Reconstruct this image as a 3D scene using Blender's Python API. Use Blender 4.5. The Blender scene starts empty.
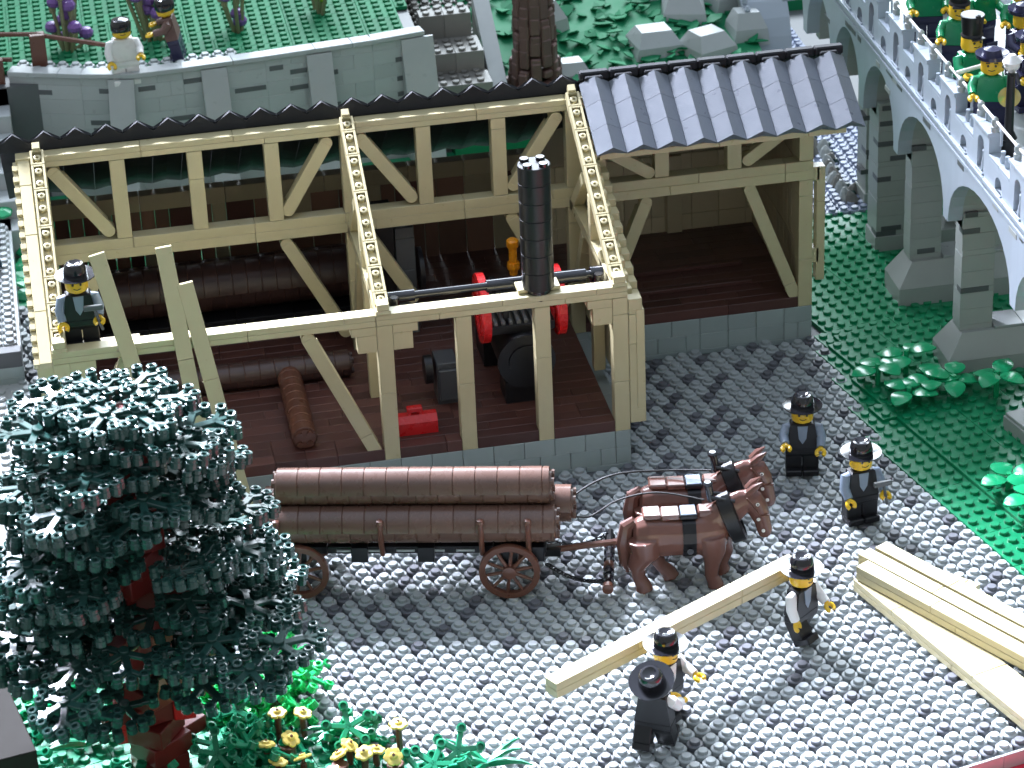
import bpy, math, random
import numpy as np
from mathutils import Matrix, Vector
random.seed(7)
C = bpy.context.scene.collection
scn = bpy.context.scene
PI = math.pi
R_ = math.radians
# ------------------------------------------------------------------ units: 1 Blender unit = one brick stud (8 mm)
scn.unit_settings.system = 'METRIC'
scn.unit_settings.scale_length = 0.008
# ------------------------------------------------------------------ camera
cam_d = bpy.data.cameras.new('camera'); cam = bpy.data.objects.new('camera', cam_d); C.objects.link(cam)
scn.camera = cam
cam_d.sensor_width = 36.0
cam_d.lens = 2929.19/1024*36
cam_d.clip_start = 1.0; cam_d.clip_end = 2000
pitch, roll, yaw = 1.0735, -0.0439, -0.1625
rot = Matrix.Rotation(yaw, 4, 'Z') @ Matrix.Rotation(pitch, 4, 'X') @ Matrix.Rotation(roll, 4, 'Z')
cam.matrix_world = Matrix.Translation((-34.037, -161.101, 95.818)) @ rot
cam_d.dof.use_dof = True
cam_d.dof.focus_distance = 180
cam_d.dof.aperture_fstop = 0.3
# ------------------------------------------------------------------ world (dim room light, cool, brighter from the ceiling)
w = bpy.data.worlds.new('World'); scn.world = w; w.use_nodes = True
nt = w.node_tree; bg = nt.nodes['Background']
tc = nt.nodes.new('ShaderNodeTexCoord'); sx = nt.nodes.new('ShaderNodeSeparateXYZ'); cr = nt.nodes.new('ShaderNodeValToRGB')
nt.links.new(tc.outputs['Generated'], sx.inputs[0]); nt.links.new(sx.outputs['Z'], cr.inputs[0]); nt.links.new(cr.outputs[0], bg.inputs[0])
cr.color_ramp.elements[0].position = 0.0; cr.color_ramp.elements[0].color = (0.50, 0.53, 0.51, 1)
cr.color_ramp.elements[1].position = 0.95; cr.color_ramp.elements[1].color = (1.05, 1.22, 1.5, 1)
e_ = cr.color_ramp.elements.new(0.55); e_.color = (0.46, 0.51, 0.53, 1)
bg.inputs['Strength'].default_value = 0.95
# ------------------------------------------------------------------ the window: one large soft cool lamp behind and left of the models
def lamp(name, d, dist, sx_, sy_, energy, col, target=(-6, 2, 0)):
    L = bpy.data.lights.new(name, 'AREA'); L.shape = 'RECTANGLE'; L.size = sx_; L.size_y = sy_; L.energy = energy; L.color = col
    o = bpy.data.objects.new(name, L); C.objects.link(o)
    v = Vector(d).normalized(); o.location = Vector(target) + v*dist
    o.rotation_euler = v.to_track_quat('Z', 'Y').to_euler(); return o
lamp('window_light', (0.28, 1.25, 0.86), 260, 170, 95, 1.05e6, (0.80, 0.90, 1.0))
# the shaft of daylight that comes in over the window sill and lands on the front of the display
Ls = bpy.data.lights.new('window_shaft', 'SPOT'); Ls.energy = 5.6e7; Ls.color = (0.80, 0.84, 1.0); Ls.shadow_soft_size = 46
Ls.spot_size = math.radians(20); Ls.spot_blend = 0.85
ls = bpy.data.objects.new('window_shaft', Ls); C.objects.link(ls)
v_ = Vector((-0.45, 1.15, 1.0)).normalized(); ls.location = Vector((-4, -59, 0)) + v_*260; ls.rotation_euler = v_.to_track_quat('Z', 'Y').to_euler()
# ------------------------------------------------------------------ exposure
scn.view_settings.view_transform = 'Standard'; scn.view_settings.look = 'None'
scn.view_settings.exposure = 0.0; scn.view_settings.gamma = 1.0
scn.render.engine = 'CYCLES'
scn.render.resolution_x = 1024; scn.render.resolution_y = 768

# ================================================================== materials
MATS = {}
def mat(name, col, rough=0.32, var=0.06, bump=0.0, spec=0.5, metal=0.0, noise=0.0, nscale=1.5, coat=0.0, trans=0.0):
    if name in MATS: return MATS[name]
    m = bpy.data.materials.new(name); m.use_nodes = True; n = m.node_tree; b = n.nodes['Principled BSDF']
    b.inputs['Roughness'].default_value = rough; b.inputs['Metallic'].default_value = metal
    b.inputs['Specular IOR Level'].default_value = spec
    if coat: b.inputs['Coat Weight'].default_value = coat; b.inputs['Coat Roughness'].default_value = 0.12
    if trans: b.inputs['Transmission Weight'].default_value = trans
    geo = n.nodes.new('ShaderNodeNewGeometry'); hsv = n.nodes.new('ShaderNodeHueSaturation')
    mr = n.nodes.new('ShaderNodeMapRange'); mr.inputs[3].default_value = 1-var; mr.inputs[4].default_value = 1+var
    n.links.new(geo.outputs['Random Per Island'], mr.inputs[0])
    hsv.inputs['Color'].default_value = (*col, 1)
    last = mr.outputs[0]
    tx = n.nodes.new('ShaderNodeTexCoord'); nz = n.nodes.new('ShaderNodeTexNoise'); nz.inputs['Scale'].default_value = nscale
    n.links.new(tx.outputs['Object'], nz.inputs['Vector'])
    nz.inputs['Detail'].default_value = 6
    mm = n.nodes.new('ShaderNodeMapRange'); mm.inputs[3].default_value = 1-max(noise, .04); mm.inputs[4].default_value = 1+max(noise, .04)
    n.links.new(nz.outputs[0], mm.inputs[0])
    mu = n.nodes.new('ShaderNodeMath'); mu.operation = 'MULTIPLY'; n.links.new(last, mu.inputs[0]); n.links.new(mm.outputs[0], mu.inputs[1]); last = mu.outputs[0]
    n.links.new(last, hsv.inputs['Value']); n.links.new(hsv.outputs[0], b.inputs['Base Color'])
    rr = n.nodes.new('ShaderNodeMapRange'); rr.inputs[3].default_value = max(0.04, rough-.07); rr.inputs[4].default_value = rough+.07
    n.links.new(nz.outputs[0], rr.inputs[0]); n.links.new(rr.outputs[0], b.inputs['Roughness'])
    if bump:
        bp = n.nodes.new('ShaderNodeBump'); bp.inputs['Strength'].default_value = bump; bp.inputs['Distance'].default_value = .05
        nb = n.nodes.new('ShaderNodeTexNoise'); nb.inputs['Scale'].default_value = 14; n.links.new(tx.outputs['Object'], nb.inputs['Vector'])
        n.links.new(nb.outputs[0], bp.inputs['Height']); n.links.new(bp.outputs[0], b.inputs['Normal'])
    MATS[name] = m; return m
TAN = mat('tan_plastic', (0.50, 0.44, 0.262), .30, .04)
DTAN = mat('dark_tan_plastic', (0.30, 0.25, 0.16), .4, .12)
LG = mat('light_grey_plastic', (0.37, 0.395, 0.395), .30, .05)
LGC = mat('cobble_light_grey', (0.34, 0.37, 0.375), .42, .10)
MG = mat('foundation_grey', (0.30, 0.355, 0.345), .36, .05)
DG = mat('dark_grey_plastic', (0.085, 0.09, 0.095), .36, .10)
DGC = mat('cobble_dark_grey', (0.115, 0.12, 0.135), .4, .15)
BASE = mat('baseplate_dark', (0.11, 0.115, 0.12), .5, .0)
GRN = mat('green_plastic', (0.005, 0.22, 0.090), .30, .05)
GRN2 = mat('bright_green_plastic', (0.01, 0.40, 0.10), .28, .06)
GRNL = mat('leaf_green_plastic', (0.01, 0.33, 0.13), .22, .08)
DGRN = mat('dark_green_plastic', (0.016, 0.054, 0.046), .22, .2)
TGRN = mat('teal_green_plastic', (0.01, 0.22, 0.105), .25, .10)
BRN = mat('reddish_brown_plastic', (0.115, 0.045, 0.028), .30, .10)
DGD = mat('machine_grey_plastic', (0.05, 0.055, 0.062), .4, .08)
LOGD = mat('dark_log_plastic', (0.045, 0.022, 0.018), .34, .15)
LOG = mat('log_brown_plastic', (0.108, 0.058, 0.042), .28, .10)
HBR = mat('horse_brown_plastic', (0.125, 0.055, 0.042), .24, .04, noise=.08)
HBP = mat('horse_plate_brown_plastic', (0.15, 0.07, 0.055), .14, .03, coat=.4)
FLR = mat('floor_brown_plastic', (0.085, 0.034, 0.027), .34, .30)
PLK = mat('plank_brown_plastic', (0.17, 0.09, 0.06), .45, .35)
PLT = mat('plank_dark_tan_plastic', (0.50, 0.42, 0.27), .45, .12)
BLK = mat('black_plastic', (0.009, 0.009, 0.011), .34, .10, spec=.35)
BLS = mat('black_shiny_plastic', (0.010, 0.010, 0.013), .12, .10, coat=.3)
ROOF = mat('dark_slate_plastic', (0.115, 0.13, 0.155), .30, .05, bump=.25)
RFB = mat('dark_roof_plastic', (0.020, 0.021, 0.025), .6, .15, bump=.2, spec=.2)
RED = mat('red_plastic', (0.55, 0.012, 0.014), .28, .03)
CLOTH = mat('red_cloth', (0.62, 0.03, 0.06), .9, .0, bump=.6)
YEL = mat('yellow_plastic', (0.75, 0.47, 0.02), .28, .02)
LYEL = mat('pale_yellow_plastic', (0.80, 0.62, 0.15), .3, .12)
WHT = mat('white_plastic', (0.72, 0.72, 0.70), .28, .02)
SBL = mat('sand_blue_plastic', (0.20, 0.25, 0.32), .32, .02)
PUR = mat('purple_plastic', (0.16, 0.075, 0.28), .35, .15)
OLV = mat('olive_plastic', (0.22, 0.22, 0.12), .4, .1)
LIME = mat('lime_plastic', (0.36, 0.52, 0.03), .3, .05)
ORG = mat('orange_plastic', (0.75, 0.27, 0.01), .28, .02)
GOLD = mat('gold_plastic', (0.62, 0.50, 0.20), .25, .02, metal=.5)
JGR = mat('jacket_green_plastic', (0.004, 0.22, 0.085), .26, .03)
NAVY = mat('navy_plastic', (0.02, 0.02, 0.06), .25, .03)
TRK = mat('trunk_red_brown', (0.16, 0.018, 0.015), .32, .15)
BTR = mat('far_trunk_brown', (0.12, 0.066, 0.055), .55, .12)
GRNB = mat('far_green_plastic', (0.008, 0.17, 0.070), .6, .15, spec=.2)
ROAD = mat('blue_grey_cobble', (0.28, 0.32, 0.43), .25, .25)
MUD = mat('grey_brown_plastic', (0.17, 0.165, 0.15), .5, .25)
STR = mat('black_string', (0.02, 0.02, 0.02), .7, .0)
SKC = mat('print_black', (0.01, 0.01, 0.01), .4, .0)
SHADED_GREY = mat('shaded_grey_brown_plastic', (0.03, 0.028, 0.025), .8, .1, spec=.1)  # grey-brown of the left wall, darkened in colour to stand for its shade
BRG = mat('bridge_grey_plastic', (0.36, 0.41, 0.47), .32, .03)
BRD = mat('pier_grey_plastic', (0.33, 0.35, 0.335), .36, .04)

# ================================================================== mesh builder
class MB:
    def __init__(s): s.v = []; s.f = []; s.m = []; s.sm = []; s.mats = []; s.n = 0; s.M = None
    def mi(s, m):
        if m not in s.mats: s.mats.append(m)
        return s.mats.index(m)
    def add(s, vs, fs, m, smooth=False, M=None):
        if M is None: M = s.M
        elif s.M is not None: M = s.M @ M
        if M is not None: vs = [tuple(M @ Vector(v)) for v in vs]
        i = s.mi(m); o = s.n
        s.v.extend(vs); s.n += len(vs)
        for f in fs: s.f.append(tuple(k+o for k in f)); s.m.append(i); s.sm.append(smooth)
    def box(s, x0, x1, y0, y1, z0, z1, m, b=0.035, M=None):
        if x1 < x0: x0, x1 = x1, x0
        if y1 < y0: y0, y1 = y1, y0
        if z1 < z0: z0, z1 = z1, z0
        b = min(b, (x1-x0)*.3, (y1-y0)*.3, (z1-z0)*.3)
        if b <= 0.002:
            vs = [(x, y, z) for x in (x0, x1) for y in (y0, y1) for z in (z0, z1)]
            fs = [(0, 1, 3, 2), (4, 6, 7, 5), (0, 4, 5, 1), (2, 3, 7, 6), (0, 2, 6, 4), (1, 5, 7, 3)]
            s.add(vs, fs, m, False, M); return
        vs = []; idx = {}
        X = (x0, x1); Y = (y0, y1); Z = (z0, z1)
        for i in (0, 1):
            for j in (0, 1):
                for k in (0, 1):
                    sx = b if i == 0 else -b; sy = b if j == 0 else -b; sz = b if k == 0 else -b
                    idx[i, j, k, 0] = len(vs); vs.append((X[i], Y[j]+sy, Z[k]+sz))
                    idx[i, j, k, 1] = len(vs); vs.append((X[i]+sx, Y[j], Z[k]+sz))
                    idx[i, j, k, 2] = len(vs); vs.append((X[i]+sx, Y[j]+sy, Z[k]))
        g = lambda i, j, k, a: idx[i, j, k, a]
        fs = []
        for i in (0, 1):
            q = [g(i, 0, 0, 0), g(i, 1, 0, 0), g(i, 1, 1, 0), g(i, 0, 1, 0)]; fs.append(q if i else q[::-1])
            q = [g(0, i, 0, 1), g(1, i, 0, 1), g(1, i, 1, 1), g(0, i, 1, 1)]; fs.append(q[::-1] if i else q)
            q = [g(0, 0, i, 2), g(1, 0, i, 2), g(1, 1, i, 2), g(0, 1, i, 2)]; fs.append(q if i else q[::-1])
        for i in (0, 1):
            for j in (0, 1):
                q = [g(i, j, 0, 0), g(i, j, 0, 1), g(i, j, 1, 1), g(i, j, 1, 0)]; fs.append(q if (i+j) % 2 else q[::-1])
                q = [g(i, 0, j, 0), g(i, 0, j, 2), g(i, 1, j, 2), g(i, 1, j, 0)]; fs.append(q[::-1] if (i+j) % 2 else q)
                q = [g(0, i, j, 1), g(0, i, j, 2), g(1, i, j, 2), g(1, i, j, 1)]; fs.append(q if (i+j) % 2 else q[::-1])
        for i in (0, 1):
            for j in (0, 1):
                for k in (0, 1):
                    q = [g(i, j, k, 0), g(i, j, k, 1), g(i, j, k, 2)]; fs.append(q if (i+j+k) % 2 == 0 else q[::-1])
        s.add(vs, fs, m, False, M)
    def lathe(s, prof, m, n=20, M=None, smooth=True, c=(0, 0, 0)):
        vs = []; fs = []
        for r, z in prof:
            for k in range(n):
                a = 2*PI*k/n; vs.append((c[0]+r*math.cos(a), c[1]+r*math.sin(a), c[2]+z))
        for i in range(len(prof)-1):
            for k in range(n): k2 = (k+1) % n; fs.append((i*n+k, i*n+k2, (i+1)*n+k2, (i+1)*n+k))
        if prof[0][0] > 1e-4: fs.append(tuple(range(n))[::-1])
        if prof[-1][0] > 1e-4: fs.append(tuple((len(prof)-1)*n+k for k in range(n)))
        s.add(vs, fs, m, smooth, M)
    def cyl(s, c, r, h, m, n=20, b=0.04, M=None):
        s.lathe([(r-b, 0), (r, b), (r, h-b), (r-b, h)], m, n, M, False, c)
    def stud(s, x, y, z, m, r=.3, h=.21, n=14, M=None): s.cyl((x, y, z), r, h, m, n, .035, M)
    def tube(s, pts, rad, m, n=10, cap=True, smooth=True, M=None):
        P = [Vector(p) for p in pts]; rs = rad if isinstance(rad, (list, tuple)) else [rad]*len(P)
        vs = []; fs = []; up = Vector((0, 0, 1))
        t0 = (P[1]-P[0]).normalized()
        if abs(t0.dot(up)) > .95: up = Vector((1, 0, 0))
        u = t0.cross(up).normalized()
        for i, p in enumerate(P):
            t = (P[min(i+1, len(P)-1)]-P[max(i-1, 0)]).normalized()
            u = (u-t*u.dot(t)).normalized(); v = t.cross(u)
            for k in range(n):
                a = 2*PI*k/n; vs.append(tuple(p+(u*math.cos(a)+v*math.sin(a))*rs[i]))
        for i in range(len(P)-1):
            for k in range(n): k2 = (k+1) % n; fs.append((i*n+k, i*n+k2, (i+1)*n+k2, (i+1)*n+k))
        if cap: fs.append(tuple(range(n))[::-1]); fs.append(tuple((len(P)-1)*n+k for k in range(n)))
        s.add(vs, fs, m, smooth, M)
    def prism(s, poly, a0, a1, m, axis='x', M=None):
        n = len(poly)
        def P(p, a): return {'x': (a, p[0], p[1]), 'y': (p[0], a, p[1]), 'z': (p[0], p[1], a)}[axis]
        vs = [P(p, a0) for p in poly]+[P(p, a1) for p in poly]
        fs = [tuple(range(n))[::-1], tuple(range(n, 2*n))]+[(i, (i+1) % n, n+(i+1) % n, n+i) for i in range(n)]
        s.add(vs, fs, m, False, M)
    def bricks(s, x0, x1, y0, y1, z0, z1, m, ax='x', lens=(4, 6, 8, 3, 6), b=.03, gap=.012, start=0, M=None):
        a, e = (x0, x1) if ax == 'x' else (y0, y1) if ax == 'y' else (z0, z1)
        k = start; p = a
        while p < e-1e-6:
            L = lens[k % len(lens)]; k += 1; q = min(e, p+L)
            if e-q < .6: q = e
            if ax == 'x': s.box(p+gap, q-gap, y0, y1, z0, z1, m, b, M)
            elif ax == 'y': s.box(x0, x1, p+gap, q-gap, z0, z1, m, b, M)
            else: s.box(x0, x1, y0, y1, p+gap, q-gap, m, b, M)
            p = q
    def obj(s, name, parent=None):
        me = bpy.data.meshes.new(name)
        me.from_pydata(s.v, [], s.f)
        for m in s.mats: me.materials.append(m)
        me.polygons.foreach_set('material_index', s.m); me.polygons.foreach_set('use_smooth', s.sm)
        me.update()
        import bmesh
        bm = bmesh.new(); bm.from_mesh(me); bmesh.ops.recalc_face_normals(bm, faces=bm.faces)
        for e in bm.edges:
            if len(e.link_faces) == 2 and e.calc_face_angle(0) > .55: e.smooth = False
        bm.to_mesh(me); bm.free()
        o = bpy.data.objects.new(name, me); C.objects.link(o)
        if parent is not None: o.parent = parent
        return o
def stamp(name, tv, tf, tm, mats, pos, mi=None, rz=None, parent=None, smooth=False):
    """many copies of one small template in one mesh (for surfaces of studs)"""
    tv = np.array(tv, float); n = len(pos); pos = np.array(pos, float)
    V = tv[None]+pos[:, None]
    if rz is not None:
        c, s = np.cos(rz), np.sin(rz); x = V[..., 0]*c-V[..., 1]*s; y = V[..., 0]*s+V[..., 1]*c; V = np.stack([x, y, V[..., 2]], -1)
    lens = [len(f) for f in tf]; flat = np.concatenate([np.array(f) for f in tf]); k = len(tv)
    loops = (flat[None]+(np.arange(n)*k)[:, None]).ravel()
    tot = np.tile(lens, n); st = np.concatenate([[0], np.cumsum(tot)[:-1]])
    me = bpy.data.meshes.new(name)
    me.vertices.add(n*k); me.vertices.foreach_set('co', V.ravel())
    me.loops.add(len(loops)); me.loops.foreach_set('vertex_index', loops.astype(np.int32))
    me.polygons.add(n*len(tf)); me.polygons.foreach_set('loop_start', st.astype(np.int32))
    for m in mats: me.materials.append(m)
    idx = np.tile(np.array(tm), n) if mi is None else np.repeat(np.array(mi), len(tf))
    me.polygons.foreach_set('material_index', idx.astype(np.int32))
    me.polygons.foreach_set('use_smooth', np.full(n*len(tf), smooth))
    me.update(calc_edges=True); me.validate()
    o = bpy.data.objects.new(name, me); C.objects.link(o)
    if parent: o.parent = parent
    return o
def tag(o, label=None, cat=None, group=None, kind=None):
    if label: o['label'] = label
    if cat: o['category'] = cat
    if group: o['group'] = group
    if kind: o['kind'] = kind
    return o
def thing(name, label, cat, loc=(0, 0, 0), rz=0, group=None):
    o = bpy.data.objects.new(name, None); o.empty_display_size = .5; C.objects.link(o)
    o.location = loc; o.rotation_euler = (0, 0, rz); tag(o, label, cat, group); return o
def copy_tree(o, parent=None):
    c = o.copy(); C.objects.link(c); c.parent = parent
    for ch in list(o.children): copy_tree(ch, c)
    return c
def T(x, y, z, rz=0, rx=0, ry=0):
    return Matrix.Translation((x, y, z)) @ Matrix.Rotation(rz, 4, 'Z') @ Matrix.Rotation(ry, 4, 'Y') @ Matrix.Rotation(rx, 4, 'X')
TH = 0.2347                              # direction of the ground plates against the sawmill
cth, sth = math.cos(TH), math.sin(TH)
def g2w(u, v): return (u*cth-v*sth, u*sth+v*cth)
def w2g(x, y): return (x*cth+y*sth, -x*sth+y*cth)

# ================================================================== SETTING
b = MB(); b.box(-140, 160, -120, 220, -1.6, -1.0, MUD, 0)
tag(b.obj('ground'), kind='structure')
b = MB(); b.box(4, 60, -52, -8, -.98, -.6, CLOTH, .05)
tag(b.obj('table_cloth'), 'bright red cloth showing under the front edge of the display', 'cloth')
# edges of the cobbled yard in lattice coordinates
vfront = w2g(13.0, -35.1)[1]
ub = round(w2g(16.5, -6.3)[0])+.0
FV = math.floor(vfront)
b = MB(); b.M = Matrix.Rotation(TH, 4, 'Z')
b.box(-80, 130, FV-.1, 130, -.55, -.01, BASE, .02)
tag(b.obj('base_board'), kind='structure')
b = MB(); b.M = Matrix.Rotation(TH, 4, 'Z')
for k in range(-10, 12): b.bricks(-60+0*k, 60, FV-.3, FV-.1, -.6, .35, LG, 'x', (8,)); break
tag(b.obj('yard_edge'), kind='structure')
def tree_ground(x, y):
    if x < -28: return y < -17 and x+y < -45
    return x < -13.5 and y < -25.2-(x+24.5)*.62 and x+y < -45
def yard(x, y, u, v):
    if v < FV: return False
    if u > ub and x > 16.3 and y < 14.3: return False
    if -37.3 < x < .15 and -.15 < y < 28.5: return False
    if -1 < x < 16.15 and 13.85 < y < 28.5: return False
    if x > 16.15 and y > 12 and y < 33: return False
    return y < 33 and x > -38.5 and x < 40
pos = []; mi = []; dark = {}
for iu in range(-60, 50):
    for iv in range(FV, 60):
        u, v = iu+.5, iv+.5; x, y = g2w(u, v)
        if not yard(x, y, u, v): continue
        if x > 16.5 and y > 14: continue
        if tree_ground(x, y): continue
        pos.append((u, v, 0))
        p = .11 if y < -15 else .27
        d = random.random() < p and not dark.get((iu-1, iv)) and not dark.get((iu, iv-1))
        dark[iu, iv] = d; mi.append(1 if d else 0)
def round_plate(n=14):
    prof = [(.40, 0), (.485, .03), (.485, .27), (.44, .32), (.30, .325), (.295, .50), (.265, .53)]
    vs = []; fs = []
    for r, z in prof:
        for k in range(n): a = 2*PI*k/n; vs.append((r*math.cos(a), r*math.sin(a), z))
    for i in range(len(prof)-1):
        for k in range(n): k2 = (k+1) % n; fs.append((i*n+k, i*n+k2, (i+1)*n+k2, (i+1)*n+k))
    fs.append(tuple((len(prof)-1)*n+k for k in range(n)))
    return vs, fs
tv, tf = round_plate()
pos = [(p[0]+random.uniform(-.012, .012), p[1]+random.uniform(-.012, .012), p[2]+random.uniform(0, .02)) for p in pos]
o = stamp('cobbled_yard', tv, tf, [0]*len(tf), [LGC, DGC], pos, mi, TH)
tag(o, kind='structure')
def stud_t(r=.3, h=.2, n=12):
    prof = [(r, 0), (r, h-.03), (r-.035, h)]
    vs = [(q*math.cos(2*PI*k/n), q*math.sin(2*PI*k/n), z) for q, z in prof for k in range(n)]
    fs = [(i*n+k, i*n+(k+1) % n, (i+1)*n+(k+1) % n, (i+1)*n+k) for i in range(2) for k in range(n)]+[tuple(2*n+k for k in range(n))]
    return vs, fs
sv, sf = stud_t()
def plates(name, cells, z, mats, rz=TH, h=.4, sizes=(4, 6, 8), kind='structure', bumps=True, slabs=True):
    """green or grey studded ground sheet made of plates; cells = set of (iu,iv)"""
    mb = MB(); mb.M = Matrix.Rotation(rz, 4, 'Z'); left = set(cells); st = []; sm = []
    for c in sorted(cells):
        if c not in left: continue
        L = random.choice(sizes); W = random.choice((2, 4, 4, 6)); run = 0
        while run < L and (c[0]+run, c[1]) in left: run += 1
        wd = 1
        while wd < W and all((c[0]+i, c[1]+wd) in left for i in range(run)): wd += 1
        for i in range(run):
            for j in range(wd): left.discard((c[0]+i, c[1]+j))
        zz = z+random.choice((0, 0, 0, .012))
        mb.box(c[0]+.01, c[0]+run-.01, c[1]+.01, c[1]+wd-.01, -.005 if h > .3 else z-h, zz, random.choice(mats), .02)
        for i in range(run):
            for j in range(wd): st.append((c[0]+i+.5, c[1]+j+.5, zz-.003))
    o = mb.obj(name); tag(o, kind=kind)
    if bumps:
        k = stamp(name+'_studs', sv, sf, [0]*len(sf), [mats[0]], st, None, rz); tag(k, kind=kind)
    return o
cells = set()
for iu in range(0, 60):
    for iv in range(FV, 60):
        u, v = iu+.5, iv+.5; x, y = g2w(u, v)
        if u > ub and x > 16.1 and y < 14.5 and x < 48: cells.add((iu, iv))
        elif x > 16.6 and 14.4 <= y < 33 and x < 48: cells.add((iu, iv))
plates('grass_plates', cells, .32, [GRN])
cells2 = {c for c in cells if (lambda p: (p[0] > 17.2 and p[1] > 1.5 and p[1] < 13.9 and c[0] > ub+.5) or (c[0] > ub+2 and p[1] <= 1.5))(g2w(c[0]+.5, c[1]+.5))}
plates('upper_grass_plates', cells2, .55, [GRN])
# blue-grey road between the sawmill and the bridge
b = MB(); b.box(16.3, 30, 32.6, 75, -.01, .25, ROAD, 0)
tag(b.obj('road'), kind='structure')
rp = [(x+random.uniform(-.08, .08), y+random.uniform(-.08, .08), .22) for x in np.arange(16.6, 30, .8) for y in np.arange(33, 75, .8)]
tag(stamp('road_cobbles', *round_plate(8), [0]*len(round_plate(8)[1]), [ROAD], rp), kind='structure')

# ================================================================== SAWMILL BUILDING
mill = thing('sawmill_building', 'long tan timber-frame sawmill with open rafters and a corrugated roof on the right', 'building')
F = 2.8
# foundation: courses of grey bricks
b = MB()
for (x0, x1, y) in ((-37, 0, 0), (0, 16, 14)):
    for k, (z0, z1) in enumerate(((0, .4), (.4, 1.6), (1.6, 2.8))):
        b.bricks(x0, x1, y, y+1, z0+.006, z1-.006, MG, 'x', (2, 2) if k == 2 else (1, 2, 2, 2) if k == 1 else (4, 6), .025, .015)
for (x, y0, y1) in ((-1, 1, 28), (15, 15, 28), (-37, 1, 28)):
    for k, (z0, z1) in enumerate(((0, 1.6), (1.6, 2.8))):
        b.bricks(x, x+1, y0, y1, z0, z1-.006, MG, 'y', (4,), .025, .015)
b.bricks(-37, 16, 28, 29, 0, 2.8, MG, 'x', (8,))
b.box(-36, -1, 1, 28, 2.0, 2.78, BASE, 0); b.box(-.99, 15, 15, 28, 2.0, 2.78, BASE, 0)
b.obj('foundation', mill)
# floor: brown plates / planks
b = MB()
rng = random.Random(3)
for y in np.arange(.02, 27.5, 1.0):
    x = -35.0
    while x < -1.2:
        L = rng.choice((2, 3, 4, 6)); q = min(-1.0, x+L)
        if y < 14:
            for a, e in ((-35, -16), (-15, -11), (-10, -6), (-5, -1)):
                if y > .9: a, e = -35, -1
                lo, hi = max(x, a), min(q, e)
                if hi-lo > .2: b.box(lo+.01, hi-.01, y+.01, y+.99, 2.8, 3.56+rng.choice((0, 0, .02)), FLR, .02)
                if y > .9: break
        else: b.box(x+.01, q-.01, y+.01, y+.99, 2.8, 3.56, FLR, .02)
        x = q
for y in np.arange(14.02, 27.5, 1.0):
    x = -1.0+.02
    while x < 15:
        q = min(15.0, x+rng.choice((3, 4, 6, 8))); b.box(x+.01, q-.01, y+.01, y+.99, 2.8, 3.56, FLR, .02); x = q
for y in (16.9, 19.9): b.box(-1, 12.5, y, y+.35, 3.56, 3.85, FLR, .04)
b.obj('floor', mill)
def post(x, y, z0, z1, name='post', d=1.0, wd=1.0, lens=(6, 3.6, 4.8)):
    b = MB(); b.bricks(x+.01, x+wd-.01, y, y+d, z0, z1, TAN, 'z', lens, .03, .008, rng.randrange(3)); return b.obj(name, mill)
for x in (-36, -16, -11, -6, -1): post(x, .015, F, 12.38)
for x in (-36, -31, -26, -21, -16, -11, -6, -1): post(x, 14.015, 13.82, 19.38)
for x in (5, 10, 15): post(x, 14.015, 13.82, 16.0)
for x in (-36, -16, -1, 15): post(x, 14.015, F, 12.38)
for x, z in ((-36, 9.5), (-16, 9.5), (-1, 9.5)):
    post(x+.1, 7, F+.76, 16.2, d=.8, wd=.8)
# beams
def beam(x0, x1, y0, y1, z0, z1, ax='x', lens=(6, 8, 4, 8), name='beam', rows=None, st=0):
    b = MB(); n = rows or max(1, round((z1-z0)/.42))
    for k in range(n):
        a = z0+(z1-z0)*k/n; e = z0+(z1-z0)*(k+1)/n
        b.bricks(x0, x1, y0, y1, a+.006, e-.006, TAN, ax, lens, .025, .012, k+st)
    return b.obj(name, mill)
beam(-36, -16.02, 0, 1, 12.4, 13.2, st=1); beam(-16, -.0, 0, 1, 12.4, 13.2, st=2)
beam(-36, 0, 14, 15, 12.4, 13.8, rows=2, lens=(8, 6, 8, 6)); beam(0.02, 16, 14, 15, 12.4, 13.8, rows=2, lens=(6, 8))
beam(-36.9, .6, 14, 15, 19.4, 20.2, lens=(8, 8, 6)); beam(0.02, 15.98, 14.0, 15, 16.0, 16.7, lens=(8, 6))
b = MB(); b.bricks(.4, 17, 9.7, 10.5, 17.55, 17.95, TAN, 'x', (8, 6)); b.obj('eave_purlin', mill)
b = MB(); b.bricks(-36, 16, 27, 28, 9.6, 10.8, DTAN, 'x', (4, 3, 6), .03, .015); b.obj('beam', mill)
# stepped brackets
def bracket(x, left=True, right=True, w1=1.6, y=0.0):
    if left: b = MB(); b.box(x-1.6, x-.01, y+.03, y+.97, 11.8, 12.38, TAN, .025); b.box(x-1.25, x-.01, y+.05, y+.9, 10.6, 11.79, TAN, .025); b.obj('bracket', mill)
    if right: b = MB(); b.box(x+1.01, x+2.6, y+.03, y+.97, 11.8, 12.38, TAN, .025); b.box(x+1.01, x+2.25, y+.05, y+.9, 10.6, 11.79, TAN, .025); b.obj('bracket', mill)
bracket(-16); bracket(-1, True, False); bracket(-36, False, True)
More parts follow.
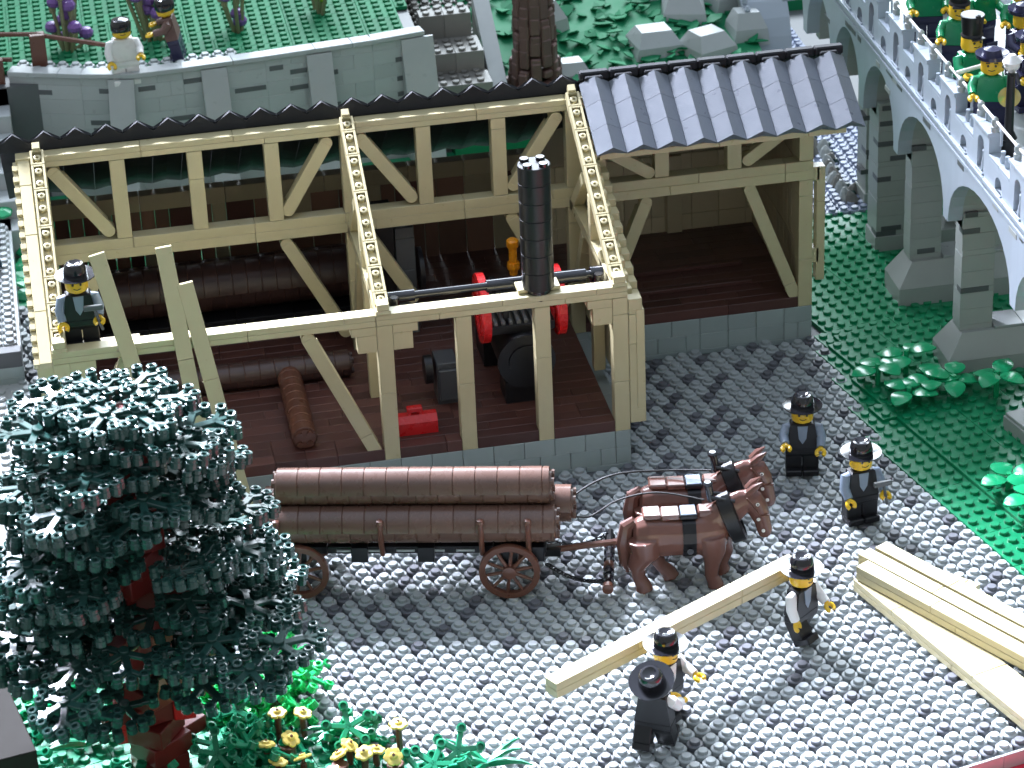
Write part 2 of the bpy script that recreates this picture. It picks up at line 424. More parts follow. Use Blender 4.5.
# diagonal braces in the xz plane
def brace(x0, z0, x1, z1, y, w=.85, d=.8):
    L = math.hypot(x1-x0, z1-z0); a = math.atan2(z1-z0, x1-x0); b = MB()
    b.M = T(x0, y, z0) @ Matrix.Rotation(-a, 4, 'Y')
    b.bricks(0, L, 0, d*.5-.01, -w/2, w/2, TAN, 'x', (8, 4), .03)
    b.bricks(.5, L-.5, d*.5, d, -w/2, w/2, TAN, 'x', (6, 4), .03)
    b.tube([(0.02, .02, 0), (.02, d, 0)], w/2, TAN, 14); b.tube([(L, .02, 0), (L, d, 0)], w/2, TAN, 14)
    b.obj('brace', mill)
brace(-20.3, 12.0, -16.5, 3.3, .1)
brace(-31.6, 12.0, -35, 3.4, .1)
for (x0, z0, x1, z1) in ((-34.6, 18.9, -31.5, 14.4), (-20.6+.9, 14.4, -16.9, 18.9), (-14.6, 18.9, -11.5, 14.4), (-4.6, 14.4, -1.6, 18.9),
                         (-20, 12.0, -16.5, 5), (-32.4, 12.0, -34.8, 6), (-14.6, 12, -11.8, 7), (-4.8, 12, -1.5, 5.2),
                         (1.9, 16, 4.6, 14.2), (14.2, 16.2, 11.5, 14.3), (4.4, 12.0, 1.4, 4.5), (11.6, 12.1, 14.7, 3.9)):
    brace(x0, z0, x1, z1, 14.1)
# braces running back below the rafters (yz plane)
def brace_y(x, y0, z0, y1, z1, w=.8, d=.8):
    L = math.hypot(y1-y0, z1-z0); a = math.atan2(z1-z0, y1-y0); b = MB()
    b.M = T(x, y0, z0) @ Matrix.Rotation(a, 4, 'X')
    b.bricks(.1, d, 0, L, -w/2, w/2, TAN, 'y', (6, 4), .03); b.obj('brace', mill)
for x in (-36, -16, -1):
    brace_y(x, 1.2, 9.5, 4.5, 13.6); brace_y(x, 13.8, 12.5, 9.5, 16.5); brace_y(x, 13.8, 5.5, 10.0, 12.3)
    beam(x+.1, x+.9, 1.02, 13.98, 12.45, 13.15, 'y', (6, 7), 'tie_beam')
# rafters with hollow undersides facing up: side rails, cross bars, tubes
def rafter(x):
    y0, z0, y1, z1 = .25, 13.35, 14.3, 20.75
    L = math.hypot(y1-y0, z1-z0); a = math.atan2(z1-z0, y1-y0); b = MB()
    b.M = T(x+.0, y0, z0) @ Matrix.Rotation(a, 4, 'X')
    p = 0.35; k = 0
    for ln in (1, 2, 2, 4, 3, 2, 1.2):
        q = min(L, p+ln*1.0)
        b.box(0.06, .22, p+.015, q-.015, -.55, .18, TAN, .02); b.box(.78, .94, p+.015, q-.015, -.55, .18, TAN, .02)
        b.box(.22, .78, p+.015, p+.16, -.5, .17, TAN, .02); b.box(.22, .78, q-.16, q-.015, -.5, .17, TAN, .02)
        b.box(.2, .8, p+.02, q-.02, -.62, -.16, TAN, 0)
        n = int(round(ln))
        for i in range(n):
            yy = p+(q-p)*(i+.5)/n
            b.lathe([(.24, -.2), (.24, .12), (.20, .14), (.10, .14), (.08, .0)], TAN, 14, None, True, (.5, yy, 0))
        p = q
        if p > L-.3: break
    b.box(.1, .9, -.35, .36, -.75, .1, TAN, .03); b.box(.25, .75, L-.4, L+.15, -.4, .38, TAN, .04)
    return b.obj('rafter', mill)
for x in (-36, -16, -1): rafter(x)
# little uprights under the front ends of rafters
for x in (-36, -16, -1):
    b = MB(); b.box(x+.03, x+.97, -.03, .97, 13.21, 13.42, TAN, .03); b.box(x+.12, x+.88, .02, .9, 13.42, 13.85, TAN, .04); b.obj('rafter_foot', mill)
# verge boards on the left slope, outer one toothed
y0, z0, y1, z1 = -.2, 12.6, 14.3, 20.1
L = math.hypot(y1-y0, z1-z0); a = math.atan2(z1-z0, y1-y0)
b = MB(); b.M = T(-37, y0, z0) @ Matrix.Rotation(a, 4, 'X')
b.bricks(.22, .97, 0, L, -.5, .1, TAN, 'y', (4, 6, 4))
k = 0; p = 0
while p < L-.4:
    if k % 2 == 0: b.box(-.16, .21, p+.01, p+.44, -.4, .06, TAN, .02)
    else: b.box(-.10, .21, p+.01, p+.44, -.5, -.15, TAN, .02)
    p += .45; k += 1
b.obj('verge_board', mill)
# left end wall posts and lower boards
b = MB()
b.bricks(-37, -36.02, 0.02, 1, F, 12.5, TAN, 'z', (4.8, 3.6)); b.obj('corner_post', mill); b = MB(); b.bricks(-37, -36.02, 14.02, 15, F, 19.4, TAN, 'z', (4.8, 3.6))
b.obj('corner_post', mill)
# right side wall of the front bay: boards with stepped tops that follow the rafter
b = MB()
def rz_(y): return 13.2+(20.3-13.2)*(y-.3)/14
for i in range(14):
    zt = rz_(i)-.75
    b.bricks(.02, .5, i+.01, i+.99, 4.2, zt-1.2, TAN, 'z', (4.8, 6)) if i % 2 == 0 else b.bricks(.02, .5, i+.01, i+.99, 4.2, zt-1.2, TAN, 'z', (6, 3.6))
    b.box(.51, 1.05, i+.02, i+.98, 3.3 if i % 3 == 0 else 3.3, zt-.9-.0, TAN, .03)
    b.box(.02, .5, i+.02, i+.98, zt-1.18, zt-.35, TAN, .03)
b.box(.02, 1.0, .0, .8, 3.3, 4.3, TAN, .03); b.box(.02, .9, 0, .8, 11.4, 12.2, TAN, .03)
b.obj('side_wall', mill)
b = MB()
for i in range(14):
    zt = 20.2-(i+1)*.66
    b.bricks(15.02, 15.5, 15+i+.01, 15+i+.99, F, max(9.5, zt-.6), PLT, 'z', (4.8, 6))
b.bricks(16.3, 16.9, 14.2, 15.0, 4.6, 13.2, TAN, 'z', (6, 4)); b.box(16.0, 16.5, 14.2, 15, 6.0, 7.1, TAN, .03); b.box(16.0, 16.5, 14.2, 15, 12.2, 13.2, TAN, .03)
b.obj('side_wall', mill)
b = MB()
for i in range(13):
    zt = 20.0-(i+1)*.66; b.box(-36.98, -36.4, 15+i+.01, 15+i+.99, F, max(9, zt-.7), PLK, .03)
b.obj('side_wall', mill)
# back wall planks
b = MB(); x = -36.0
while x < -.5:
    q = min(-.5, x+rng.choice((1, 1, 2)))
    for (a, e) in ((3.5, 6.6), (6.6, 9.6)): b.box(x+.01, q-.03, 27.1, 27.6, a+.01, e-.01, rng.choice((PLK, PLK, PLK, FLR, DTAN)), .02)
    x = q
x = -.5
while x < 15:
    q = min(15, x+rng.choice((1, 2, 2)))
    for (a, e) in ((3.5, 4.8), (4.8, 8.0), (8.0, 9.6)): b.box(x+.01, q-.02, 26.6, 27.2, a+.01, e-.01, PLT, .02)
    x = q
for x in (1.5, 8.6): b.box(x, x+1.1, 26.3, 26.59, 3.5, 9.6, PLT, .03)
b.obj('back_wall', mill)
# frames with windows in the partition behind the right bay
b = MB(); b.bricks(-.5, 15, 26.65, 27.2, 9.61, 13.6, DTAN, 'x', (4, 3), .03); b.obj('upper_back_wall', mill)
for x in (1.6, 5.4, 8.0):
    b = MB(); b.box(x, x+1.3, 26.5, 26.64, 10.0, 12.0, BLK, .02); b.obj('window', mill)
# corrugated roofs
def corr(x0, x1, ya, za, yb, zb, m, rows, thick, name, amp=.5, per=2.0, bev=.03):
    L = math.hypot(yb-ya, zb-za); a = math.atan2(zb-za, yb-ya); b = MB(); b.M = T(0, ya, za) @ Matrix.Rotation(a, 4, 'X')
    n = int(round((x1-x0)/per))
    for i in range(n):
        c = x0+per*(i+.5)
        for r in range(rows):
            p, q = L*r/rows+.012, L*(r+1)/rows-.012
            for s in (-1, 1):
                h = per/2-.012
                xs = (c, c+s*h)
                top = [(xs[0], amp), (xs[1], 0)]
                vs = [(xs[0], p, amp), (xs[1], p, 0), (xs[1], q, 0), (xs[0], q, amp), (xs[0], p, amp-thick), (xs[1], p, -.12), (xs[1], q, -.12), (xs[0], q, amp-thick)]
                b.add(vs, [(0, 1, 2, 3), (4, 7, 6, 5), (0, 4, 5, 1), (3, 2, 6, 7), (1, 5, 6, 2), (0, 3, 7, 4)], m)
    return b.obj(name, mill)
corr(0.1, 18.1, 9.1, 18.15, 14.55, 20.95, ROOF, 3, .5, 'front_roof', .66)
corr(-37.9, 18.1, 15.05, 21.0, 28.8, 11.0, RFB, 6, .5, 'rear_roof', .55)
b = MB()
xx = .2
while xx < 18.0:
    b.box(xx+.02, xx+1.98, 14.75, 15.35, 21.0, 21.62, RFB, .09); b.box(xx+.3, xx+1.5, 14.35, 14.76, 20.9, 21.42, RFB, .08); xx += 2
b.obj('ridge_cap', mill)
b = MB()
for i in range(19):
    c = -37.9+2*i+1
    b.prism([(c-1, 20.25), (c-1, 20.75), (c, 21.45), (c+1, 20.75), (c+1, 20.25)], 15.02, 15.3, RFB, 'y')
b.obj('ridge_cap', mill)

# ================================================================== BRIDGE
X0 = 23.2
br = thing('arched_bridge', 'tall pale grey arched stone bridge on paired piers crossing the right side, with traceried parapet', 'bridge')
PY = [-30, -18, -6.0, 7.4, 18.6, 27.0, 34.5, 42, 49]
AP, SP = 16.1, 11.6
def facade(x, name, thick=1.0):
    b = MB()
    for i in range(len(PY)-1):
        ya, yb = PY[i]+.5, PY[i+1]-.5; c = (ya+yb)/2; hw = (yb-ya)/2; n = 16
        pts = [(c-hw*math.cos(PI*k/n), SP+(AP-SP)*math.sin(PI*k/n)**.9) for k in range(n+1)]
        top = 17.6
        for k in range(n):
            (y0, z0), (y1, z1) = pts[k], pts[k+1]
            vs = [(xx, yy, zz) for xx in (x, x+thick) for (yy, zz) in ((y0, z0), (y1, z1), (y1, top), (y0, top))]
            b.add(vs, [(0, 3, 2, 1), (4, 5, 6, 7), (0, 1, 5, 4), (3, 7, 6, 2)], BRG)
        # ring moulding
        for k in range(n):
            (y0, z0), (y1, z1) = pts[k], pts[k+1]
            s0 = ((y0-c)*1.07+c, (z0-SP)*1.07+SP); s1 = ((y1-c)*1.07+c, (z1-SP)*1.07+SP)
        b.box(x, x+thick, PY[i]-.5, PY[i]+.5, SP-.02, 17.6, BRG, .0)
    b.box(x, x+thick, PY[-1]-.5, PY[-1]+.5, SP, 17.6, BRG, 0)
    for (za, zb, pr) in ((16.9, 17.15, .10), (17.6, 17.85, .22), (17.35, 17.5, .12)):
        b.bricks(x-pr, x+thick, PY[0], PY[-1], za, zb, BRG, 'y', (4, 3, 6), .02)
    for q in range(26):
        y = rng.uniform(-12, 40); z = rng.uniform(16.2, 16.7) if q % 2 else rng.uniform(14.6, 15.8)
        near = min(abs(y-p) for p in PY)
        if z < 16 and near > 1.6: continue
        b.box(x-.03, x+.3, y, y+rng.uniform(.6, 1.8), z, z+.36, DG if q % 3 else BRD, .01)
    return b.obj(name, br)
facade(X0, 'arch_wall'); facade(X0+9, 'arch_wall')
def vault():
    b = MB()
    for i in range(len(PY)-1):
        ya, yb = PY[i]+.5, PY[i+1]-.5; c = (ya+yb)/2; hw = (yb-ya)/2; n = 16
        pts = [(c-hw*math.cos(PI*k/n), SP+(AP-SP)*math.sin(PI*k/n)**.9+.02) for k in range(n+1)]
        for k in range(n):
            (y0, z0), (y1, z1) = pts[k], pts[k+1]
            vs = [(xx, yy, zz) for xx in (X0+1, X0+9) for (yy, zz) in ((y0, z0), (y1, z1), (y1, z1+.4), (y0, z0+.4))]
            b.add(vs, [(0, 1, 5, 4), (3, 7, 6, 2)], BRD)
        b.box(X0+1, X0+9, PY[i]-.48, PY[i]+.48, 11.0, 13.4, BRD, 0)
    return b.obj('vault', br)
vault()
b = MB(); b.bricks(X0+.6, X0+9.6, PY[0], PY[-1], 18.9, 19.3, LG, 'y', (4, 2, 6)); b.obj('deck', br)
b = MB(); b.box(X0+1.01, X0+8.9, PY[0], PY[-1], 17.0, 17.4, BRD, 0); b.obj('deck_underside', br)
def pier(i, y, thn):
    p = thing('pier', None, None); p.parent = br; p['label'] = 'grey stone pier with sloped cutwater base'
    for k in ('category',):
        if k in p: del p[k]
    b = MB()
    # base: block with sloped cutwater pointing left, long in x
    hy = 1.8
    wide = y < 20
    if wide: b.box(X0+.0, X0+12, y-hy, y+hy, .3, 1.7, BRD, .02)
    vs = [(X0, y-hy, 1.7), (X0, y+hy, 1.7), (X0+12, y+hy, 1.7), (X0+12, y-hy, 1.7), (X0+1.1, y-hy*.6, 3.4), (X0+1.1, y+hy*.6, 3.4), (X0+12, y+hy*.6, 3.4), (X0+12, y-hy*.6, 3.4)]
    if wide:
        b.add(vs, [(0, 4, 5, 1), (0, 3, 7, 4), (1, 5, 6, 2), (4, 7, 6, 5), (3, 2, 6, 7)], BRD)
        b.bricks(X0+3.4, X0+12, y-hy*.6, y+hy*.6, 3.41, 3.6, LG, 'x', (2, 3), .03)
    else: b.box(X0+(.9 if y < 30 else 2.3), X0+9.7, y-1.25, y+1.25, .3, 1.5, BRD, .03)
    b.obj('base', p)
    for xa, xb in ((X0+(1.0 if y < 30 else 2.4), X0+3.3), (X0+7.2, X0+9.6)):
        b = MB(); z = 3.4 if wide else 1.5; k = 0
        while z < 12.0:
            h = 1.2 if k % 3 else .4; h = min(h, 12.1-z)
            b.box(xa+(.03 if k % 3 == 0 else 0), xb-.0, y-thn, y+thn, z+.005, z+h-.005, BRD, .015)
            if rng.random() < .38:
                L = rng.uniform(.8, 2.0); x_ = rng.uniform(xa, xb-L) if rng.random() < .6 else xa-.02
                b.box(x_, min(x_+L, xb), y-thn-.03, y, z+.02, z+.4, DG, .01)
            z += h; k += 1
        b.obj('column', p)
    b = MB(); b.box(X0+1.0, X0+9.6, y-.55, y+.55, 11.0, 12.6, BRD, .02); b.obj('impost', p)
for i, y in enumerate(PY):
    if 0 < y < 36: pier(i, y, 1.15 if y > 20 else .75)
# parapet with niches, statues and small arched openings
def parapet(x, detail=True):
    b = MB()
    z0, z1 = 17.85, 20.6
    ny = [30.6, 24.9, 19.1, 13.5, 7.7, 1.0, -6.0, -12.5, -19]
    if not detail: b.bricks(x, x+.8, PY[0], PY[-1], z0, z1, BRG, 'y', (4, 6)); b.obj('parapet', br); return
    edges = [36.5]
    def arch_open(yc, w, zb, zt, za, zc, ylo, yhi):
        """wall panel ylo..yhi, za..zc with a round-headed opening"""
        n = 8; r = w/2
        pts = [(yc-r*math.cos(PI*k/n), zt-r+r*math.sin(PI*k/n)) for k in range(n+1)]
        t = .8
        b.box(x, x+t, ylo, yc-r, za, zc, BRG, 0); b.box(x, x+t, yc+r, yhi, za, zc, BRG, 0)
        b.box(x, x+t, yc-r, yc+r, za, zb, BRG, 0)
        for k in range(n):
            (y0, q0), (y1, q1) = pts[k], pts[k+1]
            vs = [(xx, yy, zz) for xx in (x, x+t) for (yy, zz) in ((y0, q0), (y1, q1), (y1, zc), (y0, zc))]
            b.add(vs, [(0, 3, 2, 1), (4, 5, 6, 7), (0, 1, 5, 4), (3, 7, 6, 2)], BRG)
        b.box(x+.62, x+.79, yc-r, yc+r, zb, zt, BRD, 0)
        b.box(x-.12, x+.1, yc-r-.1, yc+r+.1, zb-.22, zb, BRG, .02)
    for i, y in enumerate(ny):
        hw = 1.55
        arch_open(y, 1.25, z0+.15, z0+2.45, z0, z1+.25, y-hw, y+hw)
        b.bricks(x-.12, x+.9, y-hw-.05, y+hw+.05, z1+.26, z1+.5, BRG, 'y', (2, 4), .02)
        if i+1 < len(ny):
            y2 = ny[i+1]; ya, yb = y2+hw, y-hw; c = (ya+yb)/2
            arch_open(c, 1.2, z0+.1, z0+1.05, z0, z0+1.6, ya, yb)
            b.bricks(x, x+.8, ya, yb, z0+1.61, z0+1.85, BRG, 'y', (2,), .02)
            for q in (-.42, .42): b.lathe([(.16, 0), (.2, .3), (.13, .5), (.17, .75), (.14, .8)], BRG, 10, None, True, (x+.4, c+q, z0+1.85))
    b.obj('parapet', br)
    for i, y in enumerate(ny[:7]):
        s = MB(); s.lathe([(.30, 0), (.28, .3), (.20, .9), (.22, 1.3), (.10, 1.48), (.17, 1.6), (.17, 1.75), (.04, 1.88)], BRG, 12, None, True, (x+.30, y-.15, z0+.16)); s.obj('statue', br)
        for q in (-1.35, 1.35):
            s = MB(); s.lathe([(.26, 0), (.26, .35), (.2, .4), (.24, .6), (.2, .85), (.05, 1.0)], LG, 12, None, True, (x+.4, y+q, z1+.5)); s.obj('finial', br)
    s = MB(); s.tube([(x+.45, PY[0], 21.85), (x+.45, 42, 21.75)], .10, WHT, 8)
    for y in np.arange(-16, 36, 2.9): s.box(x+.38, x+.52, y-.05, y+.05, 20.6, 21.85, BRG, 0)
    s.obj('hand_rail', br)
parapet(X0); parapet(X0+9.2, False)

# street lamp on the bridge
lp = thing('street_lamp', 'tall black lamp post standing on the near end of the bridge', 'street lamp', (24.5, -.4, 18.9))
b = MB(); b.lathe([(.7, 0), (.7, .4), (.45, .6), (.42, 1.6), (.55, 1.7), (.3, 2.2), (.25, 6.0), (.32, 6.1)], BLK, 14); b.obj('post', lp)
b = MB(); b.tube([(0, 0, 5.9), (.0, .9, 6.3), (0, 1.4, 5.9)], .12, BLK); b.tube([(0, 0, 5.9), (0, -.9, 6.3), (0, -1.4, 5.9)], .12, BLK); b.obj('arm', lp)
b = MB(); b.lathe([(.2, 6.1), (.5, 6.5), (.5, 6.8), (.62, 6.85), (.2, 7.3)], WHT, 12); b.obj('lantern', lp)

# ================================================================== RETAINING WALL AND TERRACE BEHIND
tw = thing('retaining_wall', 'long bent grey stone retaining wall with battered buttresses behind the sawmill', 'wall')
line = [(-37.2, 53.3), (-31.8, 51.3), (-28.0, 50.2), (-24, 50.4), (-17.5, 51.0), (-9, 52.0), (-4.8, 52.8)]
TZ = 10.3
for (xa, ya), (xb, yb) in zip(line[:-1], line[1:]):
    L = math.hypot(xb-xa, yb-ya); an = math.atan2(yb-ya, xb-xa); b = MB(); b.M = T(xa, ya, 0, an)
    z = 0; k = 0
    while z < TZ-.1:
        h = min(1.2, TZ-z); b.bricks(0, L, 0, 1, z+.004, z+h-.004, LG, 'x', (3, 4, 2, 4) if k % 2 else (2, 4, 4), .012, .006); z += h; k += 1
    for q in range(int(L*.8)):
        x_ = rng.uniform(0, max(.1, L-1.8)); z_ = rng.uniform(3.5, TZ-1); b.box(x_, x_+rng.uniform(.8, 2.6), -.03, .5, z_, z_+.4, DG, .01)
    b.obj('wall_panel', tw)
    b = MB(); b.M = T(xa, ya, 0, an); b.bricks(-.05, L+.05, -.2, 1.1, TZ, TZ+.35, LG, 'x', (4, 3), .03); b.obj('coping', tw)
def buttress(x, y, an, wd=2.0):
    b = MB(); b.M = T(x, y, 0, an)
    b.prism([(-2.6, 0), (0, 0), (0, TZ-.1), (-.25, TZ-.1)], -wd/2, wd/2, LG, 'x'); b.obj('buttress', tw)
buttress(-28.7, 50.35, -.25); buttress(-21.6, 50.7, .09); buttress(-13.3, 51.5, .09); buttress(-5.4, 52.7, .12, 2.6)
# upper lawn
cells = set()
for iu in range(-45, 60):
    for iv in range(40, 130):
        x, y = iu+.5, iv+.5
        yw = np.interp(x, [p[0] for p in line], [p[1] for p in line])
        if y > yw+1.4 and x < -5.6-(0 if y < 58 else 0) + max(0, (y-60))*.25 and x > -46: cells.add((iu, iv))
plates('upper_lawn', cells, 10.0, [GRNB], rz=0.0, h=.3)
b = MB(); b.box(-46, -5.0, 52.5, 128, 0, 9.65, DG, 0); tag(b.obj('terrace_bank'), kind='structure')
# grey path strip along the wall top
pc = []
for x in np.arange(-36, -19, 1.0):
    yw = np.interp(x, [p[0] for p in line], [p[1] for p in line]); pc += [(x, yw+1.55, 10.02), (x, yw+2.5, 10.02)]
tag(stamp('wall_top_path', tv, tf, [0]*len(tf), [LGC], pc), kind='structure')
# stepped stone block at the end of the wall
sb = thing('stone_steps', 'stepped grey stone blocks with studs at the right end of the retaining wall', 'steps')
for k, (x0, x1, y0, y1, z1) in enumerate(((-3.9, .6, 53.0, 55.6, 5.6), (-3.9, .4, 55.6, 59, 7.3), (-4.2, .0, 59.0, 60.6, 9.3))):
    b = MB(); b.bricks(x0, x1, y0, y1, 0, z1, MUD, 'x', (2,), .02)
    for x in np.arange(x0+.6, x1, 1.0):
        for y in np.arange(y0+.5, y1, 1.0): b.stud(x, y, z1, MUD, n=8)
    b.obj('step', sb)
b = MB(); b.prism([(52.5, 3.5), (63, 9.8), (63, 8.6), (52.5, 2.5)], .7, 2.0, LG, 'x'); b.prism([(52.5, 2.5), (63, 8.6), (63, 0), (52.5, 0)], .7, 2.0, MUD, 'x'); b.obj('side_coping', sb)
# far lower ground: hillside sheet of green and grey plates
b = MB(); b.prism([(51, 0), (51, 2.0), (63, 5.0), (75, 7.0), (90, 9.5), (128, 12), (128, 0)], -3, 24, GRNB, 'x'); tag(b.obj('hillside'), kind='structure')
tag((lambda: (b := MB(), [b.box(14, 60, 75, 128, 0, 1.5+.0, GRNB, 0)], b.obj('far_lawn'))[2])(), kind='structure')
def hz(y): return np.interp(y, [51, 63, 75, 90, 128], [2.0, 5.0, 7.0, 9.5, 12])
pth = []
for x in np.arange(-6.0, 6, .95):
    for y in np.arange(64, 100, .95):
        if abs(x-(-2.8+(y-62)*.12)) < 3.6+(y-62)*.03: pth.append((x, y, hz(y)-.12))
tag(stamp('hill_path', *round_plate(8), [0]*len(round_plate(8)[1]), [MUD], pth), kind='structure')
# leafy ground cover on the hillside (uncountable)
b = MB()
for k in range(900):
    x = rng.uniform(.5, 24); y = rng.uniform(55, 96)
    if rng.random() < .25: continue
    z = hz(y)+rng.uniform(.05, .5); a = rng.uniform(0, 6.3); s = rng.uniform(.45, 1.1)
    M = T(x, y, z, a, rng.uniform(-.5, .5), rng.uniform(-.5, .5))
    b.add([(0, -s, 0), (s*.6, -s*.2, .1), (s*.5, s*.5, .05), (0, s, 0), (-s*.5, s*.5, .05), (-s*.6, -s*.2, .1), (0, -s, -.1), (s*.6, -s*.2, 0), (s*.5, s*.5, -.05), (0, s, -.1), (-s*.5, s*.5, -.05), (-s*.6, -s*.2, 0)],
          [(0, 1, 2, 3, 4, 5), (11, 10, 9, 8, 7, 6), (0, 6, 7, 1), (1, 7, 8, 2), (2, 8, 9, 3), (3, 9, 10, 4), (4, 10, 11, 5), (5, 11, 6, 0)], GRNB, False, M)
tag(b.obj('ground_cover_leaves'), 'low green leafy ground cover over the rocky slope behind the sawmill', 'ground cover', kind='stuff')
# boulders
def boulder(x, y, s, h, an, label):
    b = MB(); z = hz(y)-.8; t = s*.6
    vs = [(-s, -s*.8, 0), (s, -s*.8, 0), (s, s*.8, 0), (-s, s*.8, 0), (-s*.85, -s*.75, h*.55), (s*.9, -s*.7, h*.5), (s*.85, s*.8, h*.6), (-s*.9, s*.75, h*.6), (-t, -t*.55, h), (t, -t*.5, h*.95), (t*.9, t*.8, h), (-t, t*.8, h*1.02)]
    fs = [(3, 2, 1, 0)]+[(a, (a+1) % 4, 4+(a+1) % 4, 4+a) for a in range(4)]+[(4+a, 4+(a+1) % 4, 8+(a+1) % 4, 8+a) for a in range(4)]+[(8, 9, 10, 11)]
    b.add(vs, fs, BRD if s < 1.3 else LG); o = b.obj('boulder'); o.location = (x, y, z); o.rotation_euler = (0, 0, an)
    tag(o, label, 'rock', 'grey rocks on the slope behind the sawmill'); return o
bl = [(1.0, 59.5, 1.3, 2.4, .2, 'small grey rock left of the far brown trunk'), (6.6, 64, 2.0, 3.4, .5, 'wide pale rock right of the far brown trunk'), (7.9, 57.5, 1.5, 2.0, .1, 'low grey rock just above the left end of the slate roof'),
      (6.8, 83, 2.2, 3.6, .2, 'grey rock at the top edge right of the far trunk'), (11.6, 83, 1.0, 3.4, -.5, 'narrow upright grey rock leaning at the top edge'), (16.8, 82, 2.3, 3.0, .1, 'square grey rock at the top edge above the rock pile'),
      (17.5, 68.5, 2.3, 3.0, .1, 'flat light rock at the upper left of the rock pile'), (21.2, 70.5, 1.9, 3.6, .3, 'light rock at the top of the rock pile'), (18.8, 63.8, 2.0, 2.8, -.2, 'dark squat rock in the middle of the rock pile'),
      (22.9, 65.2, 1.9, 3.0, .3, 'tall grey rock in the middle of the rock pile'), (15.4, 60, 2.2, 2.4, .1, 'low grey rock at the left foot of the rock pile'), (19.6, 58.6, 2.1, 2.6, .4, 'grey rock at the foot of the rock pile behind the roof'), (23.4, 60.5, 1.6, 2.8, .1, 'grey rock at the right end of the rock pile')]
for a in bl: boulder(*a)
# far brown tree trunk
t = thing('tree', 'thick brown tree trunk rising out of the picture behind the sawmill roof', 'tree', (4.7, 56.5, 2.6))
b = MB(); 
for k in range(40):
    r = 1.5+1.3*math.exp(-k*.3); n = 11
    for q in range(n):
        a = 2*PI*q/n; rr = r*(1+rng.uniform(-.07, .07)); b.box(-.42, .42, -.5, .5, rng.uniform(-.3, 0), rng.uniform(.6, 1.6), BTR, .12, T(rr*.68*math.cos(a), rr*.68*math.sin(a), k*1.0, a+PI/2+rng.uniform(-.1, .1)))
b.obj('trunk', t)
b = MB()
for k in range(60):
    M = T(rng.uniform(-7, 7), rng.uniform(-7, 7), 32+rng.uniform(0, 10), rng.uniform(0, 6), rng.uniform(-.3, .3))
    b.lathe([(1.6, 0), (1.9, .15), (1.5, .35)], DGRN, 7, M)
b.obj('crown', t)
# roots and bramble along the road beside the bridge
b = MB()
for k in range(46):
    y = 34+k*.78; x = 24.6+rng.uniform(-.5, .6)+(k*.01); b.lathe([(.45, 0), (.6, .4), (.35, 1.0), (.1, 1.3)], LG if k % 2 else MUD, 7, T(x, y, .2, rng.uniform(0, 3), rng.uniform(-.4, .4)), False)
    if k % 2: b.lathe([(.3, 0), (.4, .3), (.2, .7)], DGRN, 7, T(x+.5, y+.3, .3), False)
tag(b.obj('hedge'), 'low rough hedge of pale stones and twigs along the blue-grey road', 'hedge')
# far small arch bridge
fb = thing('footbridge', 'small pale grey humped arch bridge in the far right background', 'bridge', (23.4, 66, 1.0))
b = MB(); n = 16
for (r0, r1, x0, x1, m) in ((5.6, 7.6, 0, 3.2, LG), (7.6, 8.1, -.3, 3.6, BRG)):
    pts = [(math.cos(PI*k/n), math.sin(PI*k/n)) for k in range(n+1)]
    for k in range(n):
        c0, s0 = pts[k]; c1, s1 = pts[k+1]
        vs = [(xx*1.0+0, r*c*.85, r*s*1.0) for xx in (x0, x1) for (r, c, s) in ((r0, c0, s0), (r0, c1, s1), (r1, c1, s1), (r1, c0, s0))]
        b.add(vs, [(0, 1, 2, 3), (7, 6, 5, 4), (0, 4, 5, 1), (3, 2, 6, 7)], m)
b.obj('arch', fb)
b = MB()
for k in range(1, 16):
    a = PI*k/16; b.lathe([(.22, 0), (.22, .9), (.3, 1.0), (.1, 1.3)], BRG, 8, T(0, 8.1*.85*math.cos(a), 8.1*math.sin(a)), True)
b.obj('baluster_row', fb)
b = MB(); b.bricks(-1.0, 2.5, -1.6, .6, 0, 9.0, LG, 'z', (1.2,), .02); b.obj('buttress', fb)

# rail fence, top left
rf = thing('rail_fence', 'dark red-brown rail fence on the wall top at the upper left corner', 'fence')
b = MB(); b.tube([(-40, 55.8, 13.0), (-34.9, 54.7, 12.9), (-29.2, 52.4, 12.2)], .2, BRN, 8); b.obj('rail', rf)
b = MB(); b.tube([(-40, 54.6, 11.4), (-36.8, 54.2, 11.2)], .2, BRN, 8); b.obj('rail', rf)
b = MB(); b.box(-35.3, -34.1, 54.0, 55.0, 10.3, 13.0, BRN, .06); b.obj('post', rf)
b = MB(); b.box(-38.3, -37.5, 53.2, 54.0, 4.0, 11.6, BRN, .06); b.obj('post', rf)
st_ = thing('stone_stair', 'grey stone stair dropping at the left end of the retaining wall', 'steps')
for k in range(6):
    b = MB(); b.box(-46, -37.4-.0*k, 41.5+2.2*k, 43.7+2.2*k, 0, 2.6+1.4*k, LG, .05); b.obj('step', st_)
